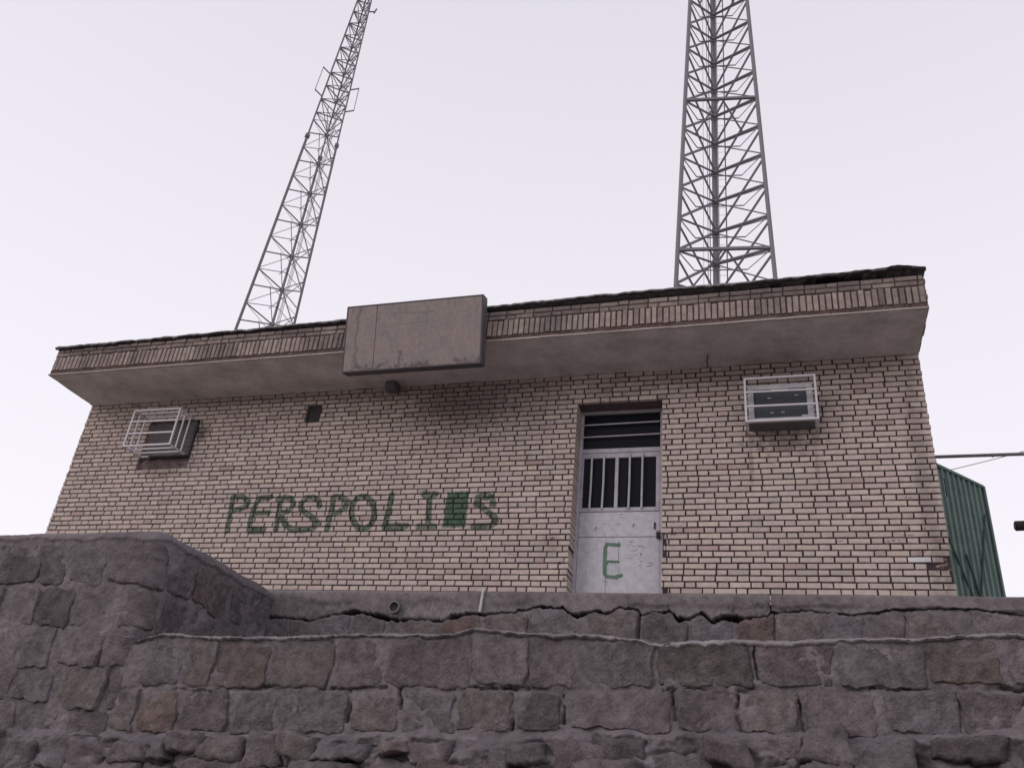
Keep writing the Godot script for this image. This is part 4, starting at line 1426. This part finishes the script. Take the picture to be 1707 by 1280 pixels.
func build_right_mast() -> void:
	var n := Vector3(-0.04526, 0, -0.99898)
	var side := Vector3(0.99898, 0, -0.04526)
	var L := [-1.619, 15.0, -0.992, 29.58, 23.88, 23.88]
	var R := [1.594, 15.1, 1.278, 29.08, 24.13, 24.13]
	var F := [-0.367, 15.05, -0.135, 29.3, 26.8, 26.0]
	var at := func(l: Array, y: float) -> Vector3: return leg_at(l, y, n, side)
	var base: Vector3 = (at.call(L, 0.0) + at.call(R, 0.0) + at.call(F, 0.0)) / 3.0
	var t := thing("lattice_mast", "broad grey steel lattice mast with thick central leg behind the right roof", "mast", base)
	var top := 38.0
	var tops := [[L, 0.155], [R, 0.15], [F, 0.235]]
	for l in tops:
		bar("leg", at.call(l[0], -0.05), at.call(l[0], top), l[1], l[1], M.tower, t, true)
	var ys := []
	var y := 16.39 - 1.40 * 11
	while y < top - 1.0:
		ys.append(y)
		y += 1.40 + 0.0035 * maxf(y - 10.0, 0.0)
	for k in ys.size():
		var yk: float = ys[k]
		var vis := yk > 9.0
		# braces between the side legs and the rear leg
		if k + 1 < ys.size():
			bar("brace", at.call(L, yk), at.call(F, ys[k + 1]), 0.075, 0.075, M.tower, t)
			bar("brace", at.call(R, yk), at.call(F, ys[k + 1]), 0.085, 0.085, M.tower, t)
			if vis:
				bar("brace", at.call(R, yk - 0.12), at.call(F, ys[k + 1] - 0.06), 0.03, 0.03, M.tower, t)
		if k + 2 < ys.size() and vis:
			bar("brace", at.call(L, yk + 0.04), at.call(F, ys[k + 2]), 0.075, 0.075, M.tower, t)
			bar("brace", at.call(R, yk + 0.04), at.call(F, ys[k + 2] - 0.05), 0.035, 0.035, M.tower, t)
		if k > 0:
			bar("brace", at.call(L, yk - 0.28), at.call(F, ys[k - 1] + 0.05), 0.058, 0.058, M.tower, t)
			bar("brace", at.call(R, yk - 0.22), at.call(F, ys[k - 1] - 0.05), 0.062, 0.062, M.tower, t)
		if vis:
			var a: Vector3 = at.call(L, yk)
			var b: Vector3 = at.call(R, yk)
			var c: Vector3 = at.call(F, yk)
			bar("plan_bar", a.lerp(c, 0.42), b.lerp(c, 0.42), 0.032, 0.032, M.tower, t)
			bar("plan_bar", a, a.lerp(c, 0.42), 0.03, 0.03, M.tower, t)
			bar("plan_bar", b, b.lerp(c, 0.42), 0.022, 0.022, M.tower, t)
			bar("gusset", c - Vector3(0, 0.16, 0), c + Vector3(0, 0.16, 0), 0.29, 0.26, M.tower, t, true)
		if (k + 9) % 5 == 0 and k > 3:
			bar("girt", at.call(L, yk + 0.03), at.call(R, yk + 0.03), 0.10, 0.10, M.tower, t)
			bar("knee_brace", at.call(L, yk).lerp(at.call(R, yk), 0.52), at.call(R, yk - 0.9).lerp(at.call(F, yk - 0.9), 0.35), 0.055, 0.055, M.tower, t)
			bar("knee_brace", at.call(L, yk).lerp(at.call(R, yk), 0.48), at.call(L, yk - 0.9).lerp(at.call(F, yk - 0.9), 0.35), 0.05, 0.05, M.tower, t)
	# ladder and feeder cables beside the rear leg
	var lad := func(ds: float, dd: float, yy: float) -> Vector3: return at.call(F, yy) + side * ds + n * dd
	bar("ladder_rail", lad.call(0.14, -0.25, 0.0), lad.call(0.14, -0.25, top), 0.02, 0.02, M.tower, t)
	bar("ladder_rail", lad.call(0.40, -0.25, 0.0), lad.call(0.42, -0.25, top), 0.045, 0.045, M.tower, t)
	var rb := MB.new()
	var yy := 10.0
	while yy < top:
		var a: Vector3 = lad.call(0.14, -0.25, yy)
		var b: Vector3 = lad.call(0.41, -0.25, yy)
		rb.tube([a, b], 0.008, Color(0.16, 0.155, 0.175), 4)
		yy += 0.34
	var rungs := part("ladder_rungs", rb, M.tower, t)
	rungs.set_meta("kind", "stuff")
	for c in [[-0.20, 0.035], [-0.28, 0.025], [-0.44, 0.016]]:
		bar("feeder_cable", lad.call(c[0], -0.2, 0.0), lad.call(c[0], -0.2, top), c[1], c[1], M.mast, t, true)


func build_left_mast() -> void:
	var n := Vector3(-0.61114, 0, -0.79153)
	var side := Vector3(0.79153, 0, -0.61114)
	var L := [-1.13, 16.65, 0.198, 38.87, 34.0, 34.0]
	var R := [1.164, 17.67, 0.920, 39.29, 34.0, 34.0]
	var K := [0.25 * 36.0 / 34.0, 17.16, 0.598 * 34.6 / 34.0, 39.08, 36.0, 34.6]
	var at := func(l: Array, y: float) -> Vector3: return leg_at(l, y, n, side)
	var base: Vector3 = (at.call(L, 0.0) + at.call(R, 0.0) + at.call(K, 0.0)) / 3.0
	var t := thing("lattice_mast", "slender dark lattice mast with dipole loops behind the left roof", "mast", base)
	var top := 42.5
	var sp := 28.2
	for l in [[L, 0.13], [R, 0.115], [K, 0.125]]:
		bar("leg", at.call(l[0], -0.05), at.call(l[0], sp), l[1], l[1], M.mast, t, true)
		bar("leg", at.call(l[0], sp), at.call(l[0], top), l[1] * 0.68, l[1] * 0.68, M.mast, t, true)
		bar("flange", at.call(l[0], sp - 0.1), at.call(l[0], sp + 0.1), l[1] * 1.8, l[1] * 1.8, M.mast, t, true)
	var p := 1.9
	var y := 18.68 + 1.55 - p * 9.0
	while y < 30.3:
		var c: Vector3 = at.call(K, y)
		var vis := y > 13.0
		bar("brace", c, at.call(L, y - 0.2 * p), 0.045, 0.045, M.mast, t)
		bar("brace", c, at.call(L, y - 0.68 * p), 0.05, 0.05, M.mast, t)
		bar("brace", c, at.call(R, y - 1.0 * p), 0.05, 0.05, M.mast, t)
		if vis:
			bar("brace", c, at.call(R, y - 0.5 * p), 0.045, 0.045, M.mast, t)
			bar("brace", c, at.call(R, y - 1.5 * p), 0.045, 0.045, M.mast, t)
			bar("brace", c, at.call(L, y - 1.18 * p), 0.026, 0.026, M.mast_thin, t)
			bar("stay", c, at.call(L, y + 0.75 * p).lerp(at.call(K, y + 0.75 * p), 0.55), 0.028, 0.028, M.mast_thin, t)
			bar("brace", at.call(L, y - 0.2 * p), at.call(R, y - 1.2 * p), 0.022, 0.022, M.mast_thin, t)
			bar("brace", at.call(R, y - 0.2 * p), at.call(L, y - 1.2 * p).lerp(at.call(R, y - 1.2 * p), 0.45), 0.026, 0.026, M.mast_thin, t)
			var m: Vector3 = at.call(K, y + 0.5 * p)
			bar("brace", m, at.call(L, y - 0.2 * p), 0.03, 0.03, M.mast_thin, t)
			bar("brace", m, at.call(R, y - 0.5 * p), 0.034, 0.034, M.mast_thin, t)
			bar("brace", m, at.call(R, y - 1.0 * p).lerp(at.call(L, y - 1.0 * p), 0.4), 0.028, 0.028, M.mast_thin, t)
			bar("brace", at.call(R, y - 0.2 * p), at.call(L, y - 0.68 * p).lerp(at.call(R, y - 0.68 * p), 0.5), 0.03, 0.03, M.mast_thin, t)
			bar("gusset", c - Vector3(0, 0.09, 0), c + Vector3(0, 0.09, 0), 0.24, 0.2, M.mast, t, true)
		y += p
	y = 29.9
	var flip := false
	while y < top - 1.0:
		bar("girt", at.call(L, y), at.call(R, y), 0.045, 0.045, M.mast, t)
		bar("girt", at.call(L, y), at.call(K, y), 0.035, 0.035, M.mast, t)
		bar("girt", at.call(R, y), at.call(K, y), 0.035, 0.035, M.mast, t)
		bar("brace", at.call(R, y), at.call(L, y + 1.0), 0.05, 0.05, M.mast, t)
		bar("brace", at.call(K, y), at.call(R, y + 1.0), 0.035, 0.035, M.mast, t)
		bar("brace", at.call(L, y), at.call(R, y + 0.5), 0.028, 0.028, M.mast_thin, t)
		bar("brace", at.call(K, y + 0.5), at.call(L, y), 0.028, 0.028, M.mast_thin, t)
		bar("brace", at.call(L, y + (0.0 if flip else 1.0)), at.call(K, y + (1.0 if flip else 0.0)), 0.032, 0.032, M.mast_thin, t)
		flip = not flip
		y += 1.0
	# feeder cable bundle beside the rear leg
	var cb := MB.new()
	for k in 3:
		var pts := []
		for i in 60:
			var yy := 8.0 + 0.55 * i
			pts.append(at.call(K, yy) + side * (0.16 + 0.06 * k + 0.03 * nf.get_noise_2d(yy * 6.0, k * 9.0)) - n * 0.15)
		cb.tube(pts, 0.016, Color(0.1, 0.1, 0.1), 4)
	part("feeder_cables", cb, M.mast_thin, t)
	# folded dipoles on both sides and one near the top
	for d in [[L, -1.0, 31.05, 32.75], [R, 1.0, 30.55, 32.15]]:
		var db := MB.new()
		var o: float = d[1] * 0.42
		var a: Vector3 = at.call(d[0], d[2])
		var b: Vector3 = at.call(d[0], d[3])
		db.tube([a, a + side * o + Vector3(0, 0.30, 0)], 0.035, Color(0.1, 0.1, 0.1), 6)
		db.tube([b, b + side * o + Vector3(0, 0.30, 0)], 0.035, Color(0.1, 0.1, 0.1), 6)
		db.tube([a + side * o + Vector3(0, 0.25, 0), b + side * o + Vector3(0, 0.36, 0)], 0.018, Color(0.1, 0.1, 0.1), 6)
		part("dipole_loop", db, M.mast, t)
	var eb := MB.new()
	var e: Vector3 = at.call(R, 38.3)
	eb.tube([e, e + side * 0.34 + Vector3(0, 0.2, 0)], 0.04, Color(0.1, 0.1, 0.1), 6)
	eb.tube([e + side * 0.30 + Vector3(0, 0.05, 0), e + side * 0.38 + Vector3(0, 0.45, 0)], 0.045, Color(0.1, 0.1, 0.1), 6)
	part("antenna", eb, M.mast, t)


# ---------------------------------------------------------------- right edge
func build_right_edge() -> void:
	var A := Vector3(10.985, 0, -0.80)
	var B := Vector3(11.72, 0, -1.66)
	var t := thing("sheet_fence", "green ribbed sheet metal fence panel beside the building", "fence", (A + B) * 0.5)
	var dir := (B - A).normalized()
	var nn := Vector3(-dir.z, 0, dir.x)
	if nn.z < 0.0:
		nn = -nn
	var ln := A.distance_to(B)
	var b := MB.new()
	var gc := Color(0.165, 0.235, 0.212)
	var ribs := 11
	for k in ribs:
		var s0 := ln * k / ribs
		var st := ln / ribs
		var pr := [[0.0, 0.0], [0.12, 0.024], [0.42, 0.024], [0.54, 0.0], [1.0, 0.0]]
		for i in 4:
			var pa: Vector3 = A + dir * (s0 + st * pr[i][0]) + nn * pr[i][1]
			var pb: Vector3 = A + dir * (s0 + st * pr[i + 1][0]) + nn * pr[i + 1][1]
			var col := vary(gc, 0.10)
			for seg in [[-0.05, 1.62], [1.62, 1.84], [1.84, 1.96]]:
				if k == 3 and i == 1 and seg[0] > 1.5 and seg[1] < 1.9:
					continue
				b.quad(pa + Vector3(0, seg[0], 0), pb + Vector3(0, seg[0], 0), pb + Vector3(0, seg[1], 0), pa + Vector3(0, seg[1], 0), nn, col)
	part("ribbed_sheet", b, M.green, t)
	var fr := MB.new()
	var ang := atan2(-dir.z, dir.x)
	var bs := Basis(Vector3.UP, ang)
	fr.tbox(Transform3D(bs, A + dir * ln * 0.5 + Vector3(0, 1.975, 0) + nn * 0.012), Vector3(ln * 0.5, 0.018, 0.022), gc * 0.9, 0.004)
	part("top_rail", fr, M.green, t)
	var po := MB.new()
	po.tbox(Transform3D(bs, B + Vector3(0, 0.97, 0) + dir * 0.02), Vector3(0.02, 1.02, 0.03), gc * 0.85, 0.004)
	part("post", po, M.green, t)
	for p in [[0.05, 1.45, 0.55, 0.3], [0.55, 0.45, 0.92, 1.6], [0.45, 1.0, 0.7, 0.1]]:
		var br := MB.new()
		br.tube([A + dir * ln * p[0] + Vector3(0, p[1], 0) + nn * 0.036, A + dir * ln * p[2] + Vector3(0, p[3], 0) + nn * 0.036], 0.011, gc * 0.55, 6)
		part("brace", br, M.green, t)
	# pipe and cables running off to the right
	var pt := thing("overhead_pipe", "grey horizontal pipe running right from behind the building", "pipe", Vector3(12.5, 2.5, -2.0))
	var pb := MB.new()
	pb.tube([Vector3(10.6, 2.535, -2.0), Vector3(14.6, 2.54, -2.0)], 0.021, Color(0.22, 0.215, 0.225), 10)
	pb.tube([Vector3(11.98, 2.535, -2.0), Vector3(12.0, 2.535, -2.0)], 0.026, Color(0.28, 0.28, 0.29), 10)
	pb.tube([Vector3(14.6, 2.56, -2.0), Vector3(14.6, -0.05, -2.0)], 0.03, Color(0.2, 0.2, 0.2), 8)
	pb.box(Vector3(10.4, 2.45, -2.06), Vector3(10.62, 2.62, -1.94), Color(0.2, 0.2, 0.2))
	part("pipe", pb, M.steel, pt)
	var wt := thing("overhead_wire", "thin dark wire rising to the right across the grey pipe", "wire", Vector3(12.4, 2.6, -2.03))
	var wb := MB.new()
	var pts := []
	for i in 15:
		var q := i / 14.0
		pts.append(Vector3(lerpf(10.6, 14.65, q), 2.17 + 1.21 * q - 0.10 * sin(q * PI), -2.05))
	wb.tube(pts, 0.0045, Color(0.03, 0.03, 0.03), 5)
	part("strand", wb, M.cable, wt)
	var lt := thing("projecting_bar", "dark rounded bar end entering at the right picture edge", "bar", Vector3(12.9, 0.0, -2.6))
	var lb := MB.new()
	lb.tube([Vector3(12.232, 1.838, -2.6), Vector3(12.26, 1.84, -2.6), Vector3(12.60, 1.85, -2.6)], 0.062, Color(0.045, 0.042, 0.045), 16)
	lb.tube([Vector3(12.222, 1.838, -2.6), Vector3(12.24, 1.838, -2.6)], 0.050, Color(0.06, 0.056, 0.06), 16)
	part("bar_end", lb, M.steel, lt)
	var lp := MB.new()
	lp.tube([Vector3(12.60, 1.85, -2.6), Vector3(12.95, 1.85, -2.6)], 0.03, Color(0.06, 0.06, 0.06), 10)
	lp.tube([Vector3(12.93, 1.95, -2.6), Vector3(12.93, -0.05, -2.6)], 0.045, Color(0.06, 0.06, 0.06), 10)
	part("post", lp, M.steel, lt)


func _ready() -> void:
	# camera, sky, sun, exposure
	var cam := Camera3D.new()
	cam.name = "camera"
	add_child(cam)
	cam.transform = Transform3D(Basis(Vector3(0.957417, 0.089384, -0.274522), Vector3(0.058803, 0.870562, 0.488533), Vector3(0.282656, -0.483872, 0.828235)).orthonormalized(), CAM)
	cam.fov = 48.05
	cam.near = 0.05
	cam.far = 1000.0
	cam.current = true
	var sky_mat := ProceduralSkyMaterial.new()
	sky_mat.sky_top_color = Color(0.77, 0.762, 0.812)
	sky_mat.sky_horizon_color = Color(0.978, 0.960, 0.990)
	sky_mat.sky_curve = 0.9
	sky_mat.ground_horizon_color = Color(0.60, 0.58, 0.57)
	sky_mat.ground_bottom_color = Color(0.45, 0.43, 0.42)
	sky_mat.sun_angle_max = 1.0
	var sky := Sky.new()
	sky.sky_material = sky_mat
	var env := Environment.new()
	env.background_mode = Environment.BG_SKY
	env.sky = sky
	env.tonemap_mode = Environment.TONE_MAPPER_LINEAR
	env.tonemap_exposure = 1.1
	env.sdfgi_enabled = true
	env.ssao_enabled = true
	env.ssil_enabled = true
	var we := WorldEnvironment.new()
	we.name = "environment"
	we.environment = env
	add_child(we)
	var sun := DirectionalLight3D.new()
	sun.name = "sun"
	sun.light_energy = 0.36
	sun.light_color = Color(1.0, 0.955, 0.95)
	sun.light_angular_distance = 40.0
	sun.shadow_enabled = true
	add_child(sun)
	sun.look_at_from_position(Vector3(-6, 6, 12), Vector3(5, 0, 0))

	rng.seed = 7
	nz.seed = 1
	nz.frequency = 0.5
	nz.fractal_octaves = 3
	nf.seed = 2
	nf.frequency = 1.0
	nf.fractal_octaves = 4
	nr.seed = 3
	nr.noise_type = FastNoiseLite.TYPE_SIMPLEX
	nr.fractal_type = FastNoiseLite.FRACTAL_RIDGED
	nr.frequency = 1.0
	nr.fractal_octaves = 3
	nc.seed = 4
	nc.noise_type = FastNoiseLite.TYPE_CELLULAR
	nc.cellular_return_type = FastNoiseLite.RETURN_DISTANCE
	nc.frequency = 1.0
	nc.fractal_type = FastNoiseLite.FRACTAL_FBM
	nc.fractal_octaves = 2
	unit_box = BoxMesh.new()
	unit_box.size = Vector3.ONE
	unit_tube = CylinderMesh.new()
	unit_tube.top_radius = 0.5
	unit_tube.bottom_radius = 0.5
	unit_tube.height = 1.0
	unit_tube.radial_segments = 12
	unit_tube.rings = 1
	make_materials()
	build_ground()
	build_building()
	build_lower_wall()
	build_plinth()
	build_wing()
	build_right_mast()
	build_left_mast()
	build_sign()
	build_coolers()
	build_right_edge()
